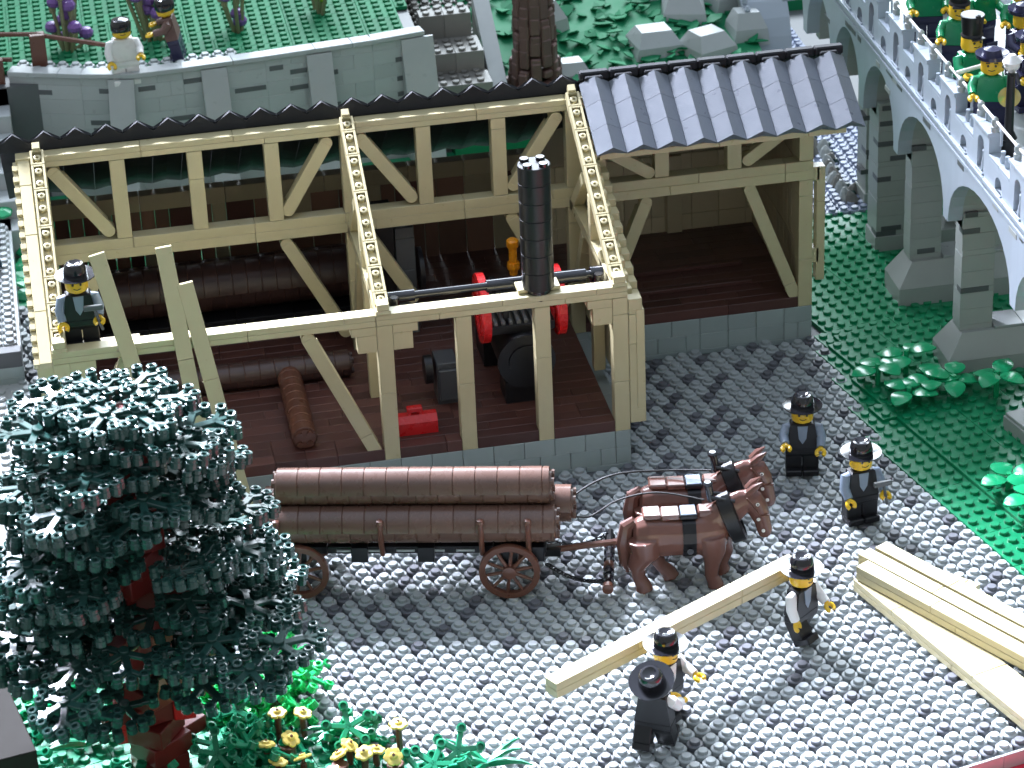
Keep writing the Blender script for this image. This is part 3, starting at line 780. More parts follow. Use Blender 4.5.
# raised plaster-white road block left of the sawmill
b = MB()
for k, (a, e) in enumerate(((0, .8), (.8, 1.6), (1.6, 2.8))): b.bricks(-56, -38.3, 21.2, 22.2, a+.005, e-.005, DG if k == 2 else MG, 'x', (4, 6))
tag(b.obj('kerb_wall'), 'low dark grey retaining wall beside the left end of the sawmill', 'wall')
b = MB(); b.box(-56, -38.3, 22.2, 60, 0, 2.6, LG, 0); tag(b.obj('raised_road'), kind='structure')
rp = [(x, y, 2.55) for x in np.arange(-50, -38.4, 1.0) for y in np.arange(22.7, 42, 1.0)]
tag(stamp('raised_road_cobbles', tv, tf, [0]*len(tf), [LGC, LG], rp, [rng.choice((0, 1)) for _ in rp]), kind='structure')
rp = [(x, y, -.0) for x in np.arange(-50, -38.9, 1.0) for y in np.arange(-3, 21, 1.0)]
b = MB(); b.box(-56, -38.3, -12, 21.2, -.1, .35, LG, 0); tag(b.obj('side_baseplate'), kind='structure')
tag(stamp('side_baseplate_studs', sv, sf, [0]*len(sf), [LG], [(x, y, .34) for x, y, z in rp]), kind='structure')
for k, (y, lab) in enumerate(((38.5, 'dark blue blob-shaped boulder upper one at the left edge'), (34.2, 'dark blue blob-shaped boulder lower one at the left edge'))):
    b = MB(); b.lathe([(.5, 0), (.8, .3), (.7, .8), (.3, 1.1)], NAVY, 12, None, True, (-39.9, y, 3.0)); tag(b.obj('stone'), lab.replace('boulder', 'stone'), 'stone')
# hedge of bushes behind left end of building
b = MB()
for k in range(420):
    x = rng.uniform(-46, 14) if k > 120 else rng.uniform(-46, -36); y = rng.uniform(34, 46); z = rng.uniform(.2, 1.0)
    if x < -38 and y < 43: y += 9; z += 2.6
    s = rng.uniform(.5, 1.0); M = T(x, y, z, rng.uniform(0, 6), rng.uniform(-.5, .5), rng.uniform(-.5, .5))
    b.lathe([(.3*s, -.1), (s, 0), (s*.9, .15), (.2*s, .3)], GRNL if k % 2 else GRN, 7, M, False)
tag(b.obj('ground_cover'), 'bright green low leaves on the ground behind the sawmill', 'ground cover', kind='stuff')
b = MB(); b.box(-38.3, 16.3, 33.2, 52, -.01, .3, GRN, 0); tag(b.obj('back_lawn'), kind='structure')

# ================================================================== BIG TREE IN FRONT
def leaf_template():
    """one branching leaf piece with hollow knobs: (MB)"""
    b = MB()
    tips = []
    def arm(p, a, L, w):
        q = (p[0]+L*math.cos(a), p[1]+L*math.sin(a)); M = T(p[0], p[1], 0, a); b.box(-.1, L, -w/2, w/2, -.12, .12, DGRN, .04, M); return q
    for k, (a, L) in enumerate(((0, 2.3), (1.05, 1.8), (-1.05, 1.8), (2.2, 1.5), (-2.2, 1.5))):
        q = arm((0, 0), a, L*.62, .42)
        for da, l in ((0, L*.4), (.85, L*.42), (-.85, L*.42)):
            if k > 2 and da < 0: continue
            r = arm(q, a+da, l, .30); tips.append(r)
    for (x, y) in tips:
        b.lathe([(.26, -.38), (.31, -.34), (.31, .0), (.27, .02), (.27, .24), (.30, .27), (.23, .30), (.15, .28), (.13, .02), (0, .02)], DGRN, 10, None, False, (x, y, .0))
    b.stud(0, 0, .1, DGRN)
    return b
tree = thing('tree', 'big dark green tree with a red-brown trunk in the left foreground', 'tree', (-32.6, -26.6, .35))
b = MB()
z = 0; k = 0
while z < 22:
    r = 1.35 if z < 6 else 1.2 if z < 16 else .9
    ang = .3+.35*(k % 3)
    M = T(.15*math.sin(k*1.7), .15*math.cos(k*2.1), z, ang)
    b.box(-r, r, -r*.8, r*.8, 0, 1.18, TRK, .05, M)
    if k % 4 == 1: b.box(r-.2, r+1.6, -.5, .5, .2, 1.1, TRK if k % 8 == 1 else RED, .05, M)
    if k % 4 == 3: b.box(-r-1.5, -r+.2, -.5, .5, .2, 1.1, TRK, .05, M)
    z += 1.2; k += 1
b.box(-2.2, -1.2, -.6, .5, 2.4, 5.0, RED, .05); b.box(1.0, 2.2, -.8, .2, 3.6, 4.8, RED, .05); b.box(1.2, 3.0, -.8, .2, 6.2, 7.2, RED, .05)
b.obj('trunk', tree)
lt = leaf_template()
tv2 = np.array(lt.v); tf2 = lt.f
allv = []; allf = []; off = 0; rt = random.Random(11)
def addleaf(x, y, z, rz, rx, ry, s=1.0):
    global off
    M = np.array((T(x, y, z, rz, rx, ry) @ Matrix.Scale(s, 4)))
    V = tv2 @ M[:3, :3].T+M[:3, 3]; allv.append(V); allf.extend([tuple(i+off for i in f) for f in tf2]); off += len(V)
prof = [(7.6, 5.6), (8.8, 7.4), (10.2, 9.5), (12.0, 8.3), (14.0, 7.4), (16.0, 7.0), (18.0, 6.6), (19.8, 6.2), (21.4, 5.3), (22.6, 4.0)]
for z, r in prof:
    nring = max(5, int(r*1.75))
    for q in range(nring):
        a = 2*PI*(q+rt.random()*.7)/nring+z
        if z < 16.5 and abs(((a+PI/2+PI) % (2*PI))-PI) < .42: continue
        lump = 1+.14*math.sin(3*a+z)+.10*math.sin(5*a-z*.7)
        rr = (r-2.0+rt.uniform(-1.3, .9))*lump
        addleaf(rr*math.cos(a)-.07*max(0, z-9), rr*math.sin(a), z+rt.uniform(-1.3, 1.3), a+rt.uniform(-1.2, 1.2), rt.uniform(-.22, .22), rt.uniform(-.15, .22), 1.0)
    if r > 5:
        for q in range(int(r*.8)):
            a = rt.random()*6.3; rr = rt.uniform(.25, .6)*r
            addleaf(rr*math.cos(a), rr*math.sin(a), z+rt.uniform(-1, 1), a+rt.uniform(-.8, .8), rt.uniform(-.2, .2), rt.uniform(-.1, .2))
for q in range(6): a = q*1.05; addleaf(1.6*math.cos(a), 1.6*math.sin(a), 23.0+rt.uniform(0, .4), a, 0, .05)
me = bpy.data.meshes.new('crown'); me.from_pydata(np.concatenate(allv).tolist(), [], allf); me.materials.append(DGRN); me.update()
cr_o = bpy.data.objects.new('crown', me); C.objects.link(cr_o); cr_o.parent = tree

# green plate under the tree and the bushes around it
cells = set()
for iu in range(-60, 10):
    for iv in range(FV, 20):
        u, v = iu+.5, iv+.5; x, y = g2w(u, v)
        if tree_ground(x, y): cells.add((iu, iv))
plates('tree_lawn', cells, .30, [TGRN])
cells = {(iu, iv) for iu in range(-45, -36) for iv in range(-18, -12)}
def bush(cx, cy, z, n, spread, m, label, name='bush', s=1.0, seed=0):
    r0 = random.Random(seed); t = thing(name, label, 'bush', (cx, cy, z)); b = MB()
    for k in range(n):
        a = r0.uniform(0, 6.3); rr = spread*math.sqrt(r0.random()); x, y, zz = rr*math.cos(a), rr*math.sin(a), r0.uniform(.2, 1.8)
        M0 = T(x, y, zz, r0.uniform(0, 6), r0.uniform(-.7, .7), r0.uniform(-.7, .7))
        for j in range(5):
            M = M0 @ Matrix.Rotation(j*1.2566, 4, 'Z')
            b.box(0, 1.25*s, -.16, .16, -.1, .1, m, .04, M)
            b.lathe([(.24, -.2), (.29, -.15), (.29, .22), (.18, .24), (.14, .05), (0, .05)], m, 9, M @ T(1.25*s, 0, 0), False)
    b.obj('leaves', t)
    b = MB(); b.cyl((0, 0, 0), .5, 1.0, BRN); b.obj('stem', t); return t
bush(-25.6, -22.6, .3, 16, 2.3, GRN2, 'bright green leafy bush right of the red-brown trunk', seed=1)
bush(-24.3, -18.6, .3, 5, 1.0, GRN2, 'small bright green sprig beside the cobbles under the right of the tree', seed=2)
bush(-27.4, -26.4, .3, 16, 2.6, TGRN, 'darker green bush in front of the bright green one', seed=3)
bush(-38.2, -20.4, .3, 8, 1.2, GRNL, 'green bush by the grey slab at the left edge', seed=4)
bush(-17.6, -31.4, .3, 6, 1.4, TGRN, 'low teal sprig right of the yellow flowers at the bottom edge', seed=6)
bush(-27.8, -21.0, .3, 12, 2.0, GRN2, 'bright green bush tucked under the right side of the tree', seed=9)
bush(-34.6, -29.0, .3, 8, 1.6, TGRN, 'teal sprig on the pale green plates left of the trunk', seed=10)
bush(-21.6, -27.2, .3, 5, 1.0, GRN, 'small dark green sprig between the left and middle flower clumps', seed=7)
bush(-40.4, -27.5, .3, 10, 2.4, TGRN, 'teal bush in the bottom left corner', seed=5)
# flat grassy fronds
def fronds(cx, cy, label, n=7, seed=0, L=3.0, rz=0):
    r0 = random.Random(seed); t = thing('grass_tuft', label, 'plant', (cx, cy, .5), rz); b = MB()
    for k in range(n):
        a = r0.uniform(-.9, .9)+(PI if k % 2 else 0); l = L*r0.uniform(.6, 1)
        pts = [(q*l*math.cos(a), q*l*math.sin(a), .25+.9*math.sin(q*2.2)*.6) for q in (0, .25, .5, .75, 1)]
        b.tube(pts, [.16, .2, .17, .12, .04], TGRN, 6)
    b.obj('blades', t)
fronds(-22.3, -26.2, 'arching green grass tuft behind the yellow flowers', 8, 1, 2.6)
fronds(-36.6, -23.8, 'arching green grass tuft on the pale green plate left of the trunk', 8, 2)
fronds(-15.0, -31.0, 'flat green grass tuft at the bottom edge right of the yellow flowers', 8, 3, 3.2)
# flowers
fl = [(-25.0, -25.4, 2.9, 'yellow flower, topmost of the left clump'), (-24.5, -26.7, 2.0, 'wide open yellow flower facing forward in the left clump'), (-23.6, -25.3, 2.6, 'pale cream yellow flower right of the left clump'),
      (-25.4, -28.6, 1.9, 'yellow flower low in the left clump'), (-26.3, -29.6, 1.6, 'yellow flower at the far left bottom'), (-24.2, -30.3, 1.5, 'pale flower cut by the bottom edge'),
      (-21.3, -28.7, 1.9, 'flat yellow flower left of the middle clump'), (-21.9, -30.0, 1.7, 'yellow flower low in the middle clump'), (-20.0, -29.3, 2.2, 'pale yellow flower in the middle clump'),
      (-18.5, -30.0, 2.2, 'wide yellow flower right of the middle clump'), (-17.9, -28.2, 3.0, 'yellow flower standing highest at the right of the flower bed'),
      (-20.7, -28.1, 2.0, 'small pale flower behind the middle clump'), (-19.3, -28.6, 1.8, 'small yellow flower between the middle clump and the highest one'), (-25.9, -27.4, 2.3, 'small yellow flower at the left back of the left clump'),
      (-24.0, -28.4, 1.8, 'small yellow flower low between the left and middle clumps')]
for k, (x, y, h, lab) in enumerate(fl):
    x -= .9+(.7 if x > -22 else 0); y -= .5; h = max(.7, h-.8)
    t = thing('flower', lab, 'flower', (x, y, .35), k*.7, 'yellow flowers in the bed below the tree'); t.scale = (.86, .86, 1)
    b = MB(); b.cyl((0, 0, 0), .22, max(.3, h-.25), BRN, 8); b.box(-.1, .1, -.1, .1, 0, h, BRN, .02); b.obj('stem', t)
    b = MB(); tl = (.0, .5, .25, .3, .6)[k % 5]
    Mx = T(0, 0, h, 0, tl*.9, 0)
    for j in range(6):
        a = j*PI/3; b.lathe([(.05, 0), (.27, .03), (.29, .1), (.24, .17), (.0, .18)], LYEL, 10, Mx @ T(.36*math.cos(a), .36*math.sin(a), 0), True)
    b.lathe([(.3, 0), (.32, .14), (.22, .24), (.22, .3), (.18, .32)], LYEL, 12, Mx); b.obj('petals', t)
    b = MB(); b.cyl((0, 0, .30), .10, .1, BRN, 8, .02, Mx); b.obj('flower_centre', t)
for k, (x, y) in enumerate(((-25.6, -27.3), (-23.0, -29.8), (-20.0, -30.4))):
    b = MB(); b.cyl((x, y, .3), .48, 1.0, BRN); tag(b.obj('flower_pot'), ('round brown flower stalk base in the left flower clump', 'round brown flower stalk base in the middle flower clump', 'round brown flower stalk base at the right of the flowers')[k], 'planter')
# grey slab at the left edge
b = MB(); b.M = T(-41.9, -15.6, 0, .2)
b.box(-4, 0, -14, 7.2, 0, 4.6, SHADED_GREY, .05)
tag(b.obj('grey_wall'), 'plain grey-brown low wall cut off by the left edge beside the tree', 'wall')

# ================================================================== LOGS AND WAGON
def logcyl(name, L, r, seg, label, group, loc, rz, rx=0, m=LOG, seed=0, ry=0):
    r0 = random.Random(seed); b = MB(); n = 26; x = 0
    cs = []
    while x < L-.01:
        l = min(seg, L-x)
        if L-x-l < .4: l = L-x
        for half in (0, 1):
            off = .45 if half else 0
            a0 = half*PI-PI/2
            # half shells staggered: only outer surface segments
            xa = x+.015+(off if x > 0 else 0); xb = min(L, x+l+off)-.015
            if xb <= xa: continue
            rr = r*(1+r0.uniform(-.006, .006)); nn = 13; vs = []
            ring = [(0, rr-.03), (.03, rr), ]
            for (xx, q) in ((xa, rr-.035), (xa+.03, rr), (xb-.03, rr), (xb, rr-.035)):
                for k in range(nn): a = a0+PI*k/(nn-1); vs.append((xx, q*math.sin(a), q*math.cos(a)))
            fs = [(i*nn+k, i*nn+k+1, (i+1)*nn+k+1, (i+1)*nn+k) for i in range(3) for k in range(nn-1)]
            b.add(vs, fs, m, True)
        x += l
    b.tube([(.03, 0, 0), (L-.03, 0, 0)], r-.05, BRN, 20, True)
    # end face: recess and studs
    for xe, s in ((0, -1), (L, 1)):
        b.tube([(xe-.12*s, 0, 0), (xe+.10*s, 0, 0)], r*.82, m, 20)
        for yy in (-.42, .42):
            for zz in (-.42, .42): b.tube([(xe, yy*r, zz*r), (xe+.26*s, yy*r, zz*r)], .27*r/1.1, m, 10)
    o = b.obj(name); o.location = loc; o.rotation_euler = (rx, ry, rz); tag(o, label, 'log', group); return o
WA = R_(-13.5); wc, ws = math.cos(WA), math.sin(WA)
def W(a, l, z=0):       # wagon frame: a along travel, l to its left (away from viewer); origin at near front wheel contact
    return (-10.6+a*wc-l*ws, -14.2+a*ws+l*wc, z+.5)
wag = thing('log_wagon', 'low brown four-wheeled horse-drawn wagon carrying a stack of logs', 'wagon', W(0, 0), WA)
WR = 1.85
def wheel(a, l):
    p = thing('wheel', None, None); p.parent = wag; p.location = (a, l, WR)
    b = MB(); n = 26
    prof = [(WR-.38, -.18), (WR-.03, -.2), (WR, -.15), (WR, .15), (WR-.03, .2), (WR-.38, .18), (WR-.38, -.18)]
    M = Matrix.Rotation(PI/2, 4, 'X'); vs = []; fs = []
    for r, z in prof[:-1]:
        for k in range(n): an = 2*PI*k/n; vs.append((r*math.cos(an), r*math.sin(an), z))
    for i in range(6):
        for k in range(n): fs.append((i*n+k, i*n+(k+1) % n, ((i+1) % 6)*n+(k+1) % n, ((i+1) % 6)*n+k))
    b.add(vs, fs, BRN, True, M); b.obj('rim', p)
    b = MB()
    for k in range(10):
        an = 2*PI*k/10+.2; b.tube([(0, 0, 0), ((WR-.3)*math.cos(an), 0, (WR-.3)*math.sin(an))], [.13, .10], BRN, 8)
    b.obj('spokes', p)
    b = MB(); b.lathe([(.36, -.32), (.42, -.2), (.42, .3), (.2, .34)], BRN, 14, M); b.obj('hub', p)
    return p
wheel(0, 0); wheel(-12.7, 0); wheel(0, 4.4); wheel(-12.7, 4.4)
b = MB(); b.bricks(-15.0, 2.2, .75, 1.25, 2.65, 3.15, BLK, 'x', (4, 6)); b.bricks(-15, 2.2, 3.15, 3.65, 2.65, 3.15, BLK, 'x', (4, 6))
for a in (-14.5, -12.7, -9, -5, 0, 1.6): b.box(a-.5, a+.5, .3, 4.1, 2.3, 3.3, BLK, .03)
for k in range(5): b.box(-10.4+k*1.8, -9.3+k*1.8, 0.62, .75, 2.85, 2.98, LG, .01)
b.obj('chassis', wag)
for a in (0, -12.7):
    b = MB(); b.tube([(a, -.2, WR), (a, 4.6, WR)], .16, BLK); b.box(a-.4, a+.4, .4, 4.0, WR-.2, 2.2, BLK, .03); b.obj('axle', wag)
for a in (-13.8, -7.6, -1.6, 1.2):
    for l in (.2, 4.2):
        b = MB(); b.tube([(a, l+.25*(1 if l < 1 else -1), 2.8), (a, l-.3*(1 if l<1 else -1), 4.0), (a, l-.35*(1 if l<1 else -1), 5.2)], .17, BRN, 8); b.lathe([(.2, 0), (.24, .1), (.2, .3), (.05, .34)], BRN, 10, T(a, l-.35*(1 if l<1 else -1), 5.2)); b.obj('stake', wag)
b = MB(); b.tube([(2.0, 2.2, 1.9), (9.0, 2.2, 2.9)], .2, BRN, 8); b.obj('drawbar', wag)
b = MB()
b.box(1.9, 3.0, 1.8, 2.6, 1.7, 2.2, BLK, .04); b.obj('hitch', wag)
LR = 1.14
def wlog(a, l, z, L, lab, seed): p = W(a, l, 0); logcyl('log', L, LR, 1.33, lab, 'logs loaded on the wagon', (p[0], p[1], z+.75), WA, 0, LOG, seed)
wlog(-15.2, 1.0, 4.35, 18.0, 'near lower log on the wagon, held by the stakes', 1)
wlog(-14.9, 3.3, 4.35, 18.6, 'far lower log on the wagon, sticking out furthest towards the horses', 2)
wlog(-13.9, 2.15, 6.3, 16.4, 'top log resting on the two lower logs of the wagon', 3)
# whiffletree bars between wagon and horses
b = MB()
for l in (.2, 4.2):
    pass
wt = thing('whiffletree', 'black and brown crossbar with round studs behind the horses', 'harness bar', W(5.9, 2.2), WA)
b = MB(); b.tube([(0, -2.9, 1.2), (0, 2.9, 1.5)], .2, BLK, 10)
for k in range(8): b.lathe([(.2, 0), (.34, .06), (.34, .45), (.2, .5)], BLS if k % 3 else BRN, 12, T(0, -2.9+.8*k, 1.25) @ Matrix.Rotation(PI/2, 4, 'X'))
b.obj('bar', wt)
# ------------------------------------------------------------------ horses
def horse(loc, rz, label, seed=0):
    t = thing('horse', label, 'horse', loc, rz, 'pair of brown horses pulling the wagon')
    b = MB()
    def loft(secs, n=14):
        vs = []; fs = []
        for (c, r1, r2, d) in secs:     # centre, half width (y), half height, direction angle in xz plane of the section normal
            for k in range(n):
                a = 2*PI*k/n; u = r1*math.cos(a); v = r2*math.sin(a)
                vs.append((c[0]-v*math.sin(d), c[1]+u, c[2]+v*math.cos(d)))
        for i in range(len(secs)-1):
            for k in range(n): fs.append((i*n+k, i*n+(k+1) % n, (i+1)*n+(k+1) % n, (i+1)*n+k))
        fs.append(tuple(range(n))[::-1]); fs.append(tuple((len(secs)-1)*n+k for k in range(n)))
        b.add(vs, fs, HBR, True)
    # trunk
    loft([((-2.9, 0, 3.5), .55, .6, 0), ((-2.7, 0, 3.45), .95, 1.1, 0), ((-2.0, 0, 3.4), 1.2, 1.5, 0), ((-1.0, 0, 3.4), 1.12, 1.4, 0), ((.2, 0, 3.35), 1.08, 1.32, 0), ((1.3, 0, 3.4), 1.15, 1.45, 0), ((2.2, 0, 3.45), 1.05, 1.4, 0), ((2.8, 0, 3.55), .7, .9, 0)])
    # neck
    loft([((1.6, 0, 3.8), .85, 1.25, .4), ((2.5, 0, 4.5), .72, 1.1, .65), ((3.2, 0, 5.1), .6, .95, .7), ((3.8, 0, 5.5), .52, .75, .5), ((4.3, 0, 5.6), .42, .55, .2)])
    # head
    loft([((3.7, 0, 5.9), .4, .5, -.7), ((4.2, 0, 5.6), .52, .72, -1.0), ((4.6, 0, 4.9), .48, .66, -1.2), ((4.9, 0, 4.0), .40, .50, -1.3), ((5.05, 0, 3.3), .40, .46, -1.35), ((5.08, 0, 2.95), .28, .34, -1.4)])
    def leg(pts, rs): b.tube([(p[0], p[1], p[2]) for p in pts], rs, HBR, 12)
    leg([(-2.3, -.62, 3.6), (-2.2, -.68, 2.6), (-2.75, -.66, 1.7), (-2.6, -.66, .9), (-2.35, -.66, .35), (-2.3, -.66, .0)], [1.0, .9, .58, .42, .48, .58])
    leg([(-2.0, .62, 3.6), (-1.6, .68, 2.6), (-1.6, .66, 1.7), (-1.2, .66, .9), (-.7, .66, .35), (-.6, .66, .0)], [1.0, .9, .58, .42, .48, .58])
    leg([(1.8, -.60, 3.6), (1.9, -.66, 2.5), (1.8, -.64, 1.6), (1.75, -.64, .8), (1.95, -.64, .3), (2.0, -.64, .0)], [.9, .75, .5, .42, .48, .56])
    leg([(1.9, .60, 3.6), (2.4, .66, 2.5), (2.75, .64, 1.7), (2.5, .64, .9), (2.5, .64, .45), (2.6, .64, .2)], [.9, .75, .5, .42, .48, .54])
    o = b.obj('body', t)
    rm = o.modifiers.new('remesh', 'REMESH'); rm.mode = 'VOXEL'; rm.voxel_size = .085; rm.use_smooth_shade = True
    sm = o.modifiers.new('smooth', 'SMOOTH'); sm.iterations = 4; sm.factor = .5
    b = MB(); b.tube([(-2.75, 0, 4.5), (-3.2, 0, 4.2), (-3.4, 0, 3.0), (-3.3, 0, 1.7), (-3.2, 0, 1.0)], [.3, .45, .52, .45, .2], HBR, 10); b.obj('tail', t)
    for s in (-1, 1):
        b = MB(); b.tube([(4.0, .28*s, 6.1), (4.4, .34*s, 6.5), (4.85, .34*s, 6.85)], [.24, .24, .03], HBR, 8); b.obj('ear', t)
        b = MB(); b.lathe([(0, 0), (.1, .02), (.12, .06), (0, .1)], WHT, 10, T(4.55, .48*s, 5.45) @ Matrix.Rotation(-s*PI/2, 4, 'X')); b.lathe([(0, .07), (.06, .09), (0, .13)], BLK, 8, T(4.55, .48*s, 5.45) @ Matrix.Rotation(-s*PI/2, 4, 'X')); b.obj('eye', t)
        b = MB(); b.tube([(3.9, .5*s, 5.9), (4.75, .5*s, 4.6), (5.3, .36*s, 4.6)], .06, BRN, 6)
        br_ = b.obj('bridle', t)
        for (q, e) in ((4.6, 4.4), (4.9, 3.6)): b = MB(); b.lathe([(0, 0), (.11, .02), (.11, .08), (0, .1)], WHT, 10, T(q, .46*s, e) @ Matrix.Rotation(-s*PI/2, 4, 'X')); b.obj('bridle_stud', br_)
    # back: saddle plates, harness
    b = MB(); b.M = T(0, 0, 4.74)
    b.box(-2.3, -1.2, -.62, .62, .05, .36, HBP, .12); b.box(-1.18, -.1, -.58, .58, -.05, .30, HBP, .06); b.obj('rump_plate', t); b = MB(); b.M = T(0, 0, 4.74); b.box(1.0, 1.9, -.5, .5, -.05, .42, HBR, .1); b.obj('shoulder_plate', t)
    b = MB(); b.box(-.08, .95, -.6, .6, 4.7, 4.98, BLK, .05)
    b.box(-.02, .89, -.56, .56, 4.985, 5.06, SBL, .02)
    nn = 14
    for k in range(nn):
        a = PI*2*k/nn; a2 = PI*2*(k+1)/nn
        vs = [(xx, q*1.16*math.cos(aa), 3.36+q*1.42*math.sin(aa)) for xx in (.05, .85) for (q, aa) in ((1.0, a), (1.0, a2), (.9, a2), (.9, a))]
        b.add(vs, [(0, 1, 5, 4), (0, 3, 2, 1), (4, 5, 6, 7)], BLK)
    b.lathe([(.16, 0), (.2, .12), (.2, .2)], BLS, 10, T(.45, -1.12, 2.9) @ Matrix.Rotation(PI/2, 4, 'X')); b.obj('girth', t)
    b = MB()
    # collar: wedge-shaped ring round the neck base plus hames bar
    n2 = 18; vs = []; fs = []
    Mc = T(3.0, 0, 4.5, 0, 0, -.35)
    sec = [(.0, -.5), (.22, -.42), (.26, .36), (0, .46)]
    for k in range(n2):
        a = 2*PI*k/n2; ry, rz2 = .74, 1.5
        for (e, h) in sec: vs.append((h, (ry+e)*math.cos(a), (rz2+e)*math.sin(a)-.15))
    for k in range(n2):
        for j in range(4): fs.append((k*4+j, k*4+(j+1) % 4, ((k+1) % n2)*4+(j+1) % 4, ((k+1) % n2)*4+j))
    b.add(vs, fs, BLK, True, Mc); b.obj('collar', t)
    b = MB(); b.tube([(1.85, -.0, 5.6), (1.65, 0, 6.7)], .24, BLS, 12); b.lathe([(.3, 0), (.32, .15), (.2, .25)], BLS, 12, T(1.62, 0, 6.65)); b.tube([(1.8, -.3, 5.95), (3.2, -.42, 5.7)], .12, BLS, 8); b.tube([(1.8, .3, 5.95), (3.2, .42, 5.7)], .12, BLS, 8); b.obj('hames', t)
    return t
horse((-.25, -15.0, .5), R_(-8), 'brown harnessed horse nearest the viewer, walking right', 1)
horse((.9, -11.6, .5), R_(-8), 'brown harnessed horse on the far side of the pair', 2)
def strand(pts, r, label, m=STR, n=6, sub=6, name='rein'):
    P = [Vector(p) for p in pts]; out = []
    for i in range(len(P)-1):
        p0 = P[max(0, i-1)]; p1 = P[i]; p2 = P[i+1]; p3 = P[min(len(P)-1, i+2)]
        for k in range(sub):
            t_ = k/sub; out.append(.5*((2*p1)+(-p0+p2)*t_+(2*p0-5*p1+4*p2-p3)*t_**2+(-p0+3*p1-3*p2+p3)*t_**3))
    out.append(P[-1]); b = MB(); b.tube(out, r, m, n); tag(b.obj(name), label, name)
p = W(3.0, 3.2, 4.2)
strand([p, (-5.4, -10.8, 5.3), (-3.2, -10.5, 5.9), (-.2, -10.8, 5.9), (2.4, -11.8, 6.1)], .07, 'black rein running over the far horse back to the wagon')
strand([W(3.2, 2.4, 4.5), (-5.4, -12.4, 4.3), (-3.4, -11.9, 4.9), (-1.2, -12.9, 5.7), (1.3, -14.6, 5.8)], .06, 'thin black rein passing between the two horses')
def chain(p0, p1, sag, label):
    p0, p1 = Vector(p0), Vector(p1); b = MB(); n = 16
    for k in range(n):
        t_ = (k+.5)/n; q = p0.lerp(p1, t_); q.z -= sag*4*t_*(1-t_)
        d = (p1-p0).normalized(); M = Matrix.Translation(q) @ d.to_track_quat('X', 'Z').to_matrix().to_4x4() @ Matrix.Rotation((k % 2)*PI/2, 4, 'X')
        b.tube([(.22*math.cos(a), .12*math.sin(a), 0) for a in np.linspace(0, 2*PI, 9)], .045, BLK, 5, False, True, M)
    tag(b.obj('chain'), label, 'chain')
chain(W(2.2, .9, 1.8), W(5.8, -.2, 1.3), .5, 'near black chain from the wagon to the crossbar')
chain(W(2.2, 3.5, 1.8), W(5.8, 4.6, 1.6), .5, 'far black chain from the wagon to the crossbar')

# logs inside the mill
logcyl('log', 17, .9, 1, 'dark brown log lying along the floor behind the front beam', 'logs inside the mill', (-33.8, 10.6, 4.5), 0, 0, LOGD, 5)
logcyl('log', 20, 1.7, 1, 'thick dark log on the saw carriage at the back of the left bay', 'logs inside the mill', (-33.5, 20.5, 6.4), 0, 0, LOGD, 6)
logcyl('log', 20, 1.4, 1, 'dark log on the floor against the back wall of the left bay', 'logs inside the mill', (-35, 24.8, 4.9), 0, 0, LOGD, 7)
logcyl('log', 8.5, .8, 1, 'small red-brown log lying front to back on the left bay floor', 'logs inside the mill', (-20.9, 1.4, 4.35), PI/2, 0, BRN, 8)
b = MB(); b.bricks(-33.5, -14, 18.6, 22.4, 3.56, 4.6, BLK, 'x', (4, 6)); tag(b.obj('saw_carriage'), 'long black carriage bed carrying the thick log in the left bay', 'machine')

# ================================================================== STEAM ENGINE IN THE MIDDLE BAY
en = thing('steam_engine', 'black steam engine with two red flywheels and a tall black chimney in the middle bay', 'steam engine', (-6.0, 6.0, 3.56))
b = MB(); n = 30
b.tube([(0, -2.2, 3.2), (0, 6.5, 3.2)], 1.75, BLK, n); b.tube([(0, -2.45, 3.2), (0, -2.2, 3.2)], 1.9, BLK, n); b.tube([(0, -2.6, 3.2), (0, -2.4, 3.2)], 1.2, BLK, 20); b.obj('boiler', en)
b = MB(); b.lathe([(1.0, 0), (1.08, .05), (1.08, .2), (1.0, .22), (.95, .05)], LG, 24, T(-.4, -2.5, 2.9) @ Matrix.Rotation(PI/2, 4, 'X')) if False else None
b = MB(); b.box(-1.9, 1.9, 3.4, 6.6, 0, 3.0, BLK, .05); b.obj('firebox', en); b = MB(); b.box(-1.4, 1.4, -2.0, .2, 0, 1.6, BLK, .05); b.obj('saddle_block', en)
b = MB(); b.box(-2.1, 2.1, -1.6, 3.2, 4.9, 5.5, BLK, .05)
for k in range(8): b.box(-1.9+k*.5, -1.65+k*.5, -1.5, 1.2, 5.5, 5.75, DG, .02)
b.obj('grate', en)
b = MB()
for s in (-1, 1): b.box(1.0*s-.2, 1.0*s+.2, -1.0, 4.2, 5.5, 6.3, BLK, .03)
b.obj('crank_frame', en)
for k, xx in enumerate((-2.45, 2.5)):
    b = MB(); R0 = 2.3; M = T(xx, -.4, 6.4) @ Matrix.Rotation(PI/2, 4, 'Y'); vs = []; fs = []; nn = 32
    pr = [(R0-.5, -.22), (R0, -.25), (R0, .25), (R0-.5, .22)]
    for r, z in pr:
        for q in range(nn): a = 2*PI*q/nn; vs.append((r*math.cos(a), r*math.sin(a), z))
    for i in range(4):
        for q in range(nn): fs.append((i*nn+q, i*nn+(q+1) % nn, ((i+1) % 4)*nn+(q+1) % nn, ((i+1) % 4)*nn+q))
    b.add(vs, fs, RED, False, M)
    for q in range(6): a = q*PI/3; b.tube([(0, 0, 0), ((R0-.3)*math.cos(a), (R0-.3)*math.sin(a), 0)], .2, RED, 8, True, True, M)
    b.lathe([(.5, -.4), (.5, .4)], RED, 14, M); b.obj('flywheel', en)
b = MB(); b.tube([(-3.2, -.4, 6.4), (3.4, -.4, 6.4)], .22, LG, 10); b.obj('crankshaft', en)
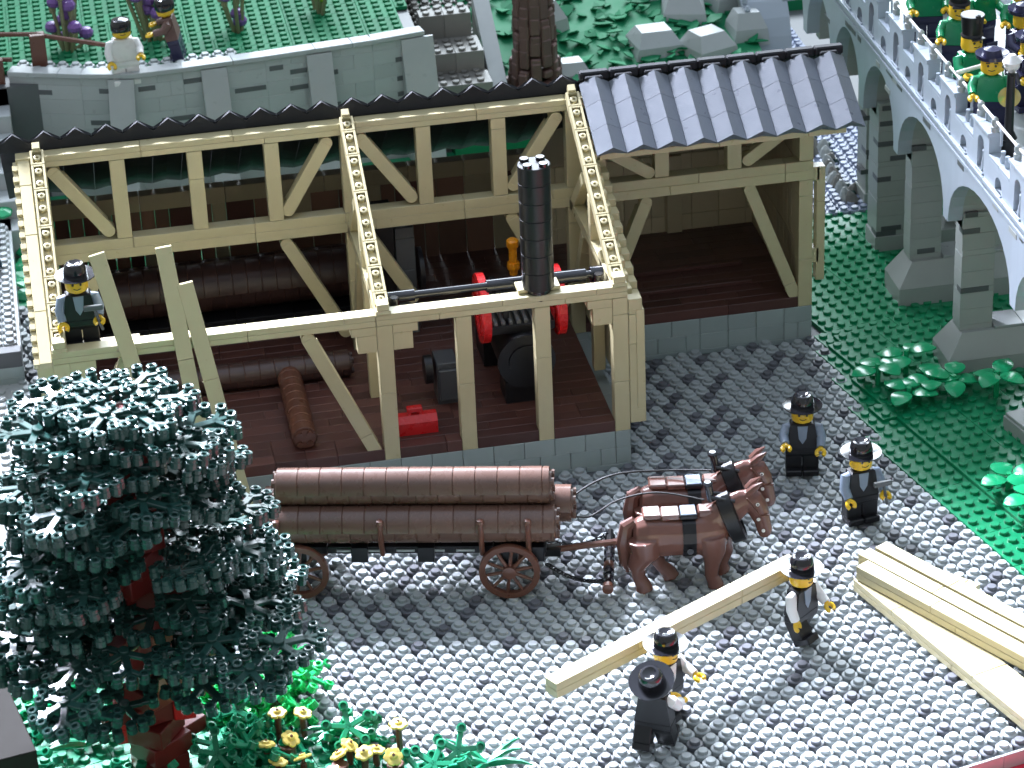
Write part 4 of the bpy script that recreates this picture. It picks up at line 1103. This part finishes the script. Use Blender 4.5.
b = MB(); b.tube([(.9, 6.7, 5), (.9, 6.7, 7.4)], .28, ORG, 14); b.lathe([(.36, 0), (.42, .1), (.42, .5), (.3, .6)], ORG, 14, T(.9, 6.7, 7.0)); b.lathe([(.4, 0), (.45, .2), (.4, .5)], ORG, 14, T(.9, 6.7, 5.4)); b.obj('steam_whistle', en)
# chimney: seven round bricks stacked with a ring of studs on top
b = MB()
cx, cy = .45, -5.2
for k in range(7): b.lathe([(.98, 0), (1.02, .03), (1.02, 1.17), (.98, 1.2)], BLK, 28, T(cx, cy, 9.95+1.2*k), True)
b.cyl((cx, cy, 9.0), .8, 1.0, BLS)
for (sx_, sy2) in ((-.5, -.5), (.5, -.5), (-.5, .5), (.5, .5)): b.lathe([(.3, 0), (.3, .18), (.27, .21)], BLS, 14, T(cx+sx_, cy+sy2, 18.35))
b.obj('chimney', en)
b = MB(); b.box(cx-1.35, cx+1.35, cy-.3, cy+1.0, 9.68, 9.93, TAN, .03); b.obj('chimney_plate', en)
# lineshaft
sh = thing('line_shaft', 'dark blue-black drive shaft running across the middle bay just behind the front beam', 'drive shaft')
b = MB(); b.tube([(-14.6, 2.4, 13.1), (-1.2, 2.4, 13.1)], .26, BLS, 12); b.obj('shaft', sh)
for (xa, xb, r) in ((-14.9, -13.2, .38), (-8.6, -6.2, .42), (-4.4, -2.2, .42), (-1.9, -1.1, .5)):
    b = MB(); b.tube([(xa, 2.4, 13.1), (xb, 2.4, 13.1)], r, BLS, 12); b.lathe([(.3, 0), (.34, .3), (.25, .35)], BLS, 10, T(xa+.2, 2.4, 12.8)); b.obj('collar', sh)
for x in (-14.6, -1.5):
    b = MB(); b.box(x-.35, x+.35, 1.2, 3.0, 12.3, 12.9, BLS, .05); b.cyl((x, 1.6, 12.9), .3, .6, BLS); b.obj('bearing', sh)
# saw frame, grey box, saw blade
sf_ = thing('frame_saw', 'dark upright saw frame with a round black blade left of the chimney', 'machine', (-12.6, 15.5, 3.56))
b = MB(); b.bricks(0, 1.3, 0, 1, 0, 8, DG, 'z', (2.4,)); b.obj('upright', sf_)
b = MB(); b.box(-3.2, -.1, -.4, 1.6, 0, 9.5, BLK, .05); b.obj('belt_housing', sf_)
b = MB(); b.tube([(1.5, .5, 4.6), (1.8, .5, 4.6)], 1.5, BLK, 24); b.obj('blade', sf_)
gb = thing('pump', 'dark grey box with a black pulley on the floor left of the engine', 'machine', (-12.0, 5.0, 3.56))
b = MB(); b.box(.3, 1.7, 0, 2.0, 0, 3.0, DGD, .05); b.box(.4, 1.6, -.3, 0, .4, 2.6, DGD, .05); b.obj('casing', gb)
b = MB(); b.tube([(-.4, 1.0, 2.2), (.1, 1.0, 2.2)], .95, BLK, 22); b.obj('pulley', gb)
tb = thing('toolbox', 'bright red toolbox with a small handle on the mill floor behind the middle post', 'toolbox', (-14.9, 1.45, 3.57))
b = MB(); b.prism([(0, .0), (0, .85), (.35, 1.25), (.85, 1.25), (1.2, .85), (1.2, 0)], 0, 2.6, RED, 'x'); b.obj('box', tb)
b = MB(); b.box(.7, 1.7, .35, .85, 1.4, 1.75, RED, .06); b.box(.75, .95, .4, .8, 1.2, 1.5, RED, .02); b.box(1.45, 1.65, .4, .8, 1.2, 1.5, RED, .02); b.obj('handle', tb)

# ================================================================== LUMBER
def beam_obj(p0, p1, w, h, label, group, m=TAN, name='timber_beam', lens=(8, 6), strips=2, under=False):
    p0, p1 = Vector(p0), Vector(p1); L = (p1-p0).length; b = MB(); d = (p1-p0).normalized()
    for k in range(strips):
        hh = h/strips; b.bricks(0, L, -w/2, w/2, k*hh+.006, (k+1)*hh-.006, m, 'x', lens, .03, .012, k)
    o = b.obj(name); o.location = p0; o.rotation_euler = d.to_track_quat('X', 'Z').to_euler(); tag(o, label, 'timber', group); return o
G_ = 'tan timber beams in the pile on the right'
def gp(x, y, z): return (x, y, z)
beam_obj(gp(10.6, -18.1, .55), gp(16.4, -36.5, .55), 2.4, .8, 'wide lowest plank of the timber pile, reaching furthest to the front', G_, lens=(6, 4, 8))
beam_obj(gp(11.8, -16.0, .6), gp(16.2, -21.2, .6), 1.0, .8, 'short beam sticking out behind the timber pile', G_)
beam_obj(gp(10.0, -18.4, 1.4), gp(18.2, -33.1, 1.4), 1.0, .95, 'front upper beam of the timber pile', G_)
beam_obj(gp(10.5, -17.1, 1.42), gp(19.2, -32.4, 1.42), 1.0, .95, 'middle upper beam of the timber pile', G_)
beam_obj(gp(11.7, -16.6, 1.40), gp(20.2, -31.8, 1.40), 1.0, .95, 'rear upper beam of the timber pile', G_)
beam_obj(gp(-11.1, -29.8, 3.9), gp(5.2, -20.7, 3.9), 1.0, 1.0, 'long tan beam carried on the shoulders of the workers', None)
# boards leaning on the mill front
G2 = 'boards leaning against the front beam of the mill'
def lean(pb, pt, L, label):
    pb, pt = Vector(pb), Vector(pt); d = (pt-pb).normalized(); b = MB(); b.bricks(-.5, .5, -.2, .2, 0, L*.62, TAN, 'z', (12,)); b.bricks(-.5, .5, -.2, .2, L*.62, L, TAN, 'z', (12,))
    o = b.obj('leaning_board'); x = Vector((1, 0, 0)); x = (x-d*x.dot(d)).normalized(); y = d.cross(x); M = Matrix((x, y, d)).transposed().to_4x4(); M.translation = pb; o.matrix_world = M; tag(o, label, 'board', G2)
lean((-28.9, -3.6, .6), (-31.6, .15, 13.9), 19.3, 'left board leaning against the mill front beside the hatted figure')
lean((-27.0, -3.2, .6), (-28.1, .1, 13.6), 18.9, 'tallest straight board of the three leaning against the mill front')
lean((-25.0, -3.0, .6), (-27.0, .05, 13.4), 16.6, 'shorter right-hand board leaning against the mill front')

# ================================================================== TOY FIGURES
def fedora(h, z):
    b = MB(); b.lathe([(.62, -.02), (1.03, .0), (1.15, .08), (1.17, .15), (1.06, .14), (.68, .1), (.66, .16), (.67, .3), (.63, .5), (.58, .68), (.48, .82), (.36, .84), (.2, .74), (0, .72)], BLS, 24, T(0, 0, z)); return b.obj('hat', h)
def shako(h, z, top=BLK):
    b = MB(); b.lathe([(.66, 0), (.68, .08), (.60, .2), (.70, 1.2), (.74, 1.3), (.70, 1.34), (0, 1.34)], top, 20, T(0, 0, z)); b.box(-.4, .4, -.95, -.5, -.02, .08, BLK, .03, T(0, 0, z)); b.lathe([(.16, 0), (.2, .15), (.15, .45), (0, .5)], BLK, 10, T(0, -.6, z+1.0)); return b.obj('hat', h)
def tricorn(h, z):
    b = MB(); b.lathe([(.6, 0), (.95, .1), (1.0, .35), (.62, .2), (.5, .6), (0, .75)], NAVY, 18, T(0, 0, z)); return b.obj('hat', h)
def fhair(h, z):
    b = MB(); b.lathe([(.66, -.55), (.72, -.4), (.74, .0), (.6, .32), (.3, .42), (0, .45)], BLS, 18, T(0, .06, z)); return b.obj('hair', h)
def figure(loc, rz, label, legs=BLK, torso=BLK, shirt=SBL, arms=SBL, hat='fedora', la=.5, ra=.5, step=0, head_tilt=0, lean_=0, hair=None, group=None, yaw_head=0, item=None, skin=YEL):
    t = thing('toy_figure', label, 'toy figure', loc, rz, group); t.scale = (1.09, 1.09, 1.1)
    if lean_: t.rotation_euler = (lean_, 0, rz)
    b = MB(); b.box(-.98, .98, -.42, .42, 1.35, 1.72, legs, .05); b.tube([(-.95, 0, 1.38), (.95, 0, 1.38)], .4, legs, 14); b.obj('hips', t)
    for s in (-1, 1):
        b = MB(); a = step*s; M = T(0, 0, 1.38) @ Matrix.Rotation(a, 4, 'X') @ T(0, 0, -1.38)
        b.box(.03*s, .96*s, -.36, .42, .35, 1.4, legs, .05, M); b.box(.03*s, .96*s, -.72, .42, 0, .4, legs, .06, M); b.obj('leg', t)
    b = MB(); b0, b1 = .96, .72
    vs = [(-b0, -.44, 1.74), (b0, -.44, 1.74), (b0, .44, 1.74), (-b0, .44, 1.74), (-b1, -.40, 3.24), (b1, -.40, 3.24), (b1, .40, 3.24), (-b1, .40, 3.24), (-b1+.1, -.32, 3.32), (b1-.1, -.32, 3.32), (b1-.1, .32, 3.32), (-b1+.1, .32, 3.32)]
    b.add(vs, [(3, 2, 1, 0)]+[(i, (i+1) % 4, 4+(i+1) % 4, 4+i) for i in range(4)]+[(4+i, 4+(i+1) % 4, 8+(i+1) % 4, 8+i) for i in range(4)]+[(8, 9, 10, 11)], torso); b.cyl((0, 0, 3.3), .33, .2, skin); o = b.obj('torso', t)
    if shirt:
        b = MB(); b.prism([(-.30, 3.22), (.30, 3.22), (.22, 2.4), (.0, 2.05), (-.22, 2.4)], -.455, -.40, shirt, 'y'); b.obj('shirt_front', o)
    for s, a in ((-1, la), (1, ra)):
        b = MB(); sh_ = Vector((.80*s, 0, 2.95)); el = sh_+Vector((.30*s, -.25*math.sin(a)-.1, -.62*math.cos(a*.7))); wr = el+Vector((-.06*s, -.72*math.sin(a), -.62*math.cos(a)))
        b.tube([sh_+Vector((-.12*s, 0, .05)), sh_+Vector((.12*s, 0, 0)), el, wr], [.26, .32, .29, .25], arms, 12); ao = b.obj('arm', t)
        d = (wr-el).normalized(); b = MB(); M = Matrix.Translation(wr+d*.36) @ d.to_track_quat('Y', 'Z').to_matrix().to_4x4()
        b.tube([(.23*math.cos(q), .23*math.sin(q), 0) for q in np.linspace(PI*.72, PI*2.28, 12)], .125, skin, 8, True, True, M @ Matrix.Scale(1.0, 4)); b.tube([(0, -.35, 0), (0, -.16, 0)], .14, skin, 8, True, True, M)
        b.obj('hand', ao)
        if item and s == item[0]:
            b = MB(); q = wr+d*.36; item[1](b, q); b.obj('tool', t) if item[2] is None else b.obj(item[2], t)
    Mh = T(0, 0, 3.42, yaw_head, head_tilt, 0)
    b = MB(); b.lathe([(.45, 0), (.60, .08), (.64, .2), (.64, .88), (.58, 1.0), (.36, 1.08), (.3, 1.1), (.3, 1.24)], skin, 22, Mh); ho = b.obj('head', t)
    b = MB()
    for s in (-1, 1):
        b.lathe([(.07, 0), (.07, .05)], SKC, 8, Mh @ T(.22*s, -.615, .62) @ Matrix.Rotation(PI/2, 4, 'X')); b.box(.12*s, .36*s, -.64, -.60, .76, .82, SKC, .0, Mh)
    b.tube([(-.2, -.615, .36), (0, -.645, .30), (.2, -.615, .36)], .03, SKC, 5, True, True, Mh); b.obj('face', ho)
    h = None
    if hat == 'fedora': h = fedora(t, 0)
    elif hat == 'shako': h = shako(t, 0)
    elif hat == 'tricorn': h = tricorn(t, 0)
    elif hat == 'hair': h = fhair(t, 0)
    if h: h.matrix_local = Mh @ T(0, 0, .86 if hat != 'hair' else .92)
    return t
def pick(b, q):
    b.tube([q+Vector((-.2, -.1, .9)), q, q+Vector((.15, .1, -.6))], .09, DG, 8); b.box(-.6, .5, -.12, .12, -.15, .15, DG, .04, Matrix.Translation(q+Vector((-.2, -.1, .9))))
GW = 'hatted workers in the yard'
figure((10.3, -4.0, .5), R_(-12), 'worker in black hat and waistcoat behind the other, right of the horses', la=1.3, ra=.9, group=GW)
figure((12.2, -10.6, .5), R_(8), 'worker in black hat holding a grey tool at the edge of the grass', la=.7, ra=1.0, group=GW, item=(1, pick, 'tool'))
figure((5.1, -22.6, .5), R_(38), 'worker with white sleeves at the right end of the carried beam', arms=WHT, la=.3, ra=.9, step=.5, group=GW)
figure((-4.3, -28.4, .5), R_(40), 'worker with white sleeves behind, under the left end of the carried beam', arms=WHT, shirt=WHT, la=1.2, ra=1.3, step=.3, group=GW)
figure((-5.6, -31.2, .5), R_(150), 'worker seen from behind with a tilted hat at the bottom of the picture', arms=WHT, shirt=None, la=1.2, ra=1.5, step=.5, head_tilt=-.45, lean_=.0, group=GW)
figure((-34.0, 1.9, 12.6), R_(0), 'figure with crossed grey strap standing at the left corner of the mill frame', la=.4, ra=1.0, item=(1, pick, 'tool'))
b = MB(); b.box(-35.6, -30.5, 1.3, 2.6, 12.0, 12.58, DTAN, .03); tag(b.obj('scaffold_plank'), 'dark plank behind the front beam under the standing figure', 'plank')
figure((-28.3, 50.9, 9.7), R_(5), 'figure with black hair and white shirt sitting on the wall top', legs=WHT, torso=WHT, arms=WHT, shirt=None, hat='hair', la=.6, ra=1.2)
figure((-23.9, 53.6, 10.1), R_(-100), 'dark clothed figure bending beside the purple flowers', legs=NAVY, torso=BTR, arms=BTR, shirt=None, hat='hair', la=1.5, ra=1.5, lean_=.2)
# musicians on the bridge
GS = 'uniformed musicians on the bridge'
def trumpet(b, q): b.tube([q+Vector((0, .5, .5)), q+Vector((0, -.6, .5))], .1, GOLD, 8); b.lathe([(.12, 0), (.25, .3), (.62, .6), (.66, .68), (.55, .62), (.2, .3)], GOLD, 18, Matrix.Translation(q+Vector((0, -.5, .5))) @ Matrix.Rotation(PI/2, 4, 'X'))
def flute(b, q): b.tube([q+Vector((-3.1, -.3, .5)), q+Vector((.3, -.3, .7))], .13, WHT, 10)
def drum(b, q): b.lathe([(.9, -.8), (.95, -.75), (.95, .0), (.9, .05)], WHT, 20, Matrix.Translation(q+Vector((-.3, -.5, 0))))
S = [(25.5, 19.6, 'shako', None, JGR, 'green jacketed musician at the far left end of the bridge band'), (25.9, 14.0, 'shako', None, JGR, 'green jacketed musician second along the bridge wall'),
     (24.9, 8.4, 'shako', (1, flute, 'flute'), JGR, 'musician playing a pale flute with a tall black shako'), (24.9, 4.4, 'tricorn', (1, trumpet, 'trumpet'), JGR, 'musician pointing a golden trumpet at the viewer'),
     (28.3, 6.6, 'tricorn', (1, drum, 'drum'), NAVY, 'musician in dark coat with a white drum on the bridge'), (28.6, 17.5, 'shako', None, JGR, 'musician with back bent behind the flute player'),
     (29.4, 11.2, 'tricorn', (1, drum, 'drum'), NAVY, 'dark coated musician with blue-black hat in the middle rank'), (30.9, 15.6, 'shako', None, JGR, 'green jacketed musician in the far right rank'),
     (27.8, -1.6, 'shako', None, JGR, 'green jacketed musician beside the lamp post'), (30.6, 3.6, 'tricorn', (1, drum, 'drum'), NAVY, 'dark coated drummer at the right edge of the bridge'), (28.4, 24.5, 'shako', None, JGR, 'green jacketed musician at the top edge of the bridge'), (31.4, 8.8, 'shako', None, JGR, 'green jacketed musician at the right edge of the picture')]
for (x, y, hat, item, tc_, lab) in S:
    figure((x, y, 19.3), R_(rng.uniform(-25, 20)), lab, legs=NAVY, torso=tc_, shirt=None, arms=tc_, hat=hat, la=1.3, ra=1.4, item=item, group=GS)

# ================================================================== SMALL PLANTS
def leafplant(x, y, z, h, label, seed, n=4):
    r0 = random.Random(seed); t = thing('leafy_plant', label, 'plant', (x, y, z), r0.uniform(0, 6), 'round-leaved green plants on the grass'); t.scale = (1.35, 1.35, 1.1)
    b = MB(); b.tube([(0, 0, 0), (0, 0, h)], .14, GRNL, 8); b.obj('stem', t)
    for k in range(n):
        a = k*2*PI/n+r0.uniform(-.3, .3); L = 1.35; M = T(0, 0, h-.1*k, a, 0, r0.uniform(-.15, .3)); b = MB(); m_ = 10; vs = []
        for sgn in (1, -1):
            for j in range(m_+1):
                tt = j/m_; wd = .62*math.sin(PI*min(1, tt*1.02))**.6*(1-.25*tt); vs.append((.15+L*tt, sgn*wd*.95, .18*math.sin(PI*tt)-.08*abs(wd)))
        mid = [(.15+L*j/m_, 0, .18*math.sin(PI*j/m_)+.05) for j in range(m_+1)]; o_ = len(vs); vs += mid
        vs += [(v[0], v[1], v[2]-.07) for v in vs[:]]; q = 3*(m_+1)
        fs = []
        for j in range(m_):
            for base in (0, q):
                fs.append((base+j, base+j+1, base+o_+j+1, base+o_+j)); fs.append((base+m_+1+j, base+o_+j, base+o_+j+1, base+m_+2+j))
            fs.append((j, j+1, q+j+1, q+j)); fs.append((m_+1+j, m_+2+j, q+m_+2+j, q+m_+1+j))
        b.add(vs, fs, GRNL, True, M); b.obj('leaf', t)
for k, (x, y, h, lab) in enumerate(((18.3, 5.8, 1.5, 'round-leaved plant nearest the cobbles by the bridge'), (19.5, 2.7, 1.2, 'round-leaved plant lowest on the grass by the bridge'), (20.5, 6.6, 1.8, 'round-leaved plant just left of the near bridge pier'), (21.4, 3.6, 1.3, 'round-leaved plant second from the bridge base'),
        (22.8, 3.4, 1.3, 'round-leaved plant in front of the pier base'), (25.4, 2.2, 1.8, 'round-leaved plant at the right in front of the pier base'), (22.2, -9.6, 1.2, 'upper of two leaf plants at the right edge'), (22.7, -12.6, 1.2, 'lower of two leaf plants at the right edge'))):
    leafplant(x, y, .5, h, lab, k)
b = MB(); b.M = T(25.6, -2.9, .4, TH); b.box(-.9, 6, -4, 1.2, 0, 1.1, BRD, .04); b.box(-.8, 6, -3.9, 1.1, 1.1, 1.35, BRD, .04)
tag(b.obj('stone_kerb'), 'grey stone slab on the grass at the right edge', 'slab')
# purple and lime flower stalks on the upper lawn
def stalk(x, y, m, label, n, h, seed):
    r0 = random.Random(seed); t = thing('flower_bush', label, 'flower bush', (x, y, 10.0)); b = MB(); c = MB()
    for k in range(n):
        a = r0.uniform(0, 6.3); rr = r0.uniform(0, 1.9); z = r0.uniform(.3, h); px_, py_ = rr*math.cos(a), rr*math.sin(a)
        b.tube([(px_*.4, py_*.4, 0), (px_, py_, z)], .16, OLV, 7); b.lathe([(.26, 0), (.3, .5), (.22, .55)], OLV, 8, T(px_, py_, z-.4))
        c.lathe([(.3, 0), (.56, .2), (.6, .5), (.42, .8), (.2, .9)], m, 9, T(px_+r0.uniform(-.3, .3), py_, z))
    b.obj('stems', t); c.obj('blossoms', t)
stalk(-32.4, 58.0, PUR, 'purple flower bush behind the white-shirted figure', 13, 5.5, 1)
stalk(-25.6, 58.4, PUR, 'purple flower bush beside the dark figure', 12, 6.0, 2)
stalk(-18.8, 58.6, PUR, 'purple flower bush right of the dark figure', 10, 5.5, 3)
stalk(-12.2, 60.5, LIME, 'lime yellow flower bush on the upper lawn', 6, 3.2, 4)
print('objects', len(bpy.data.objects))
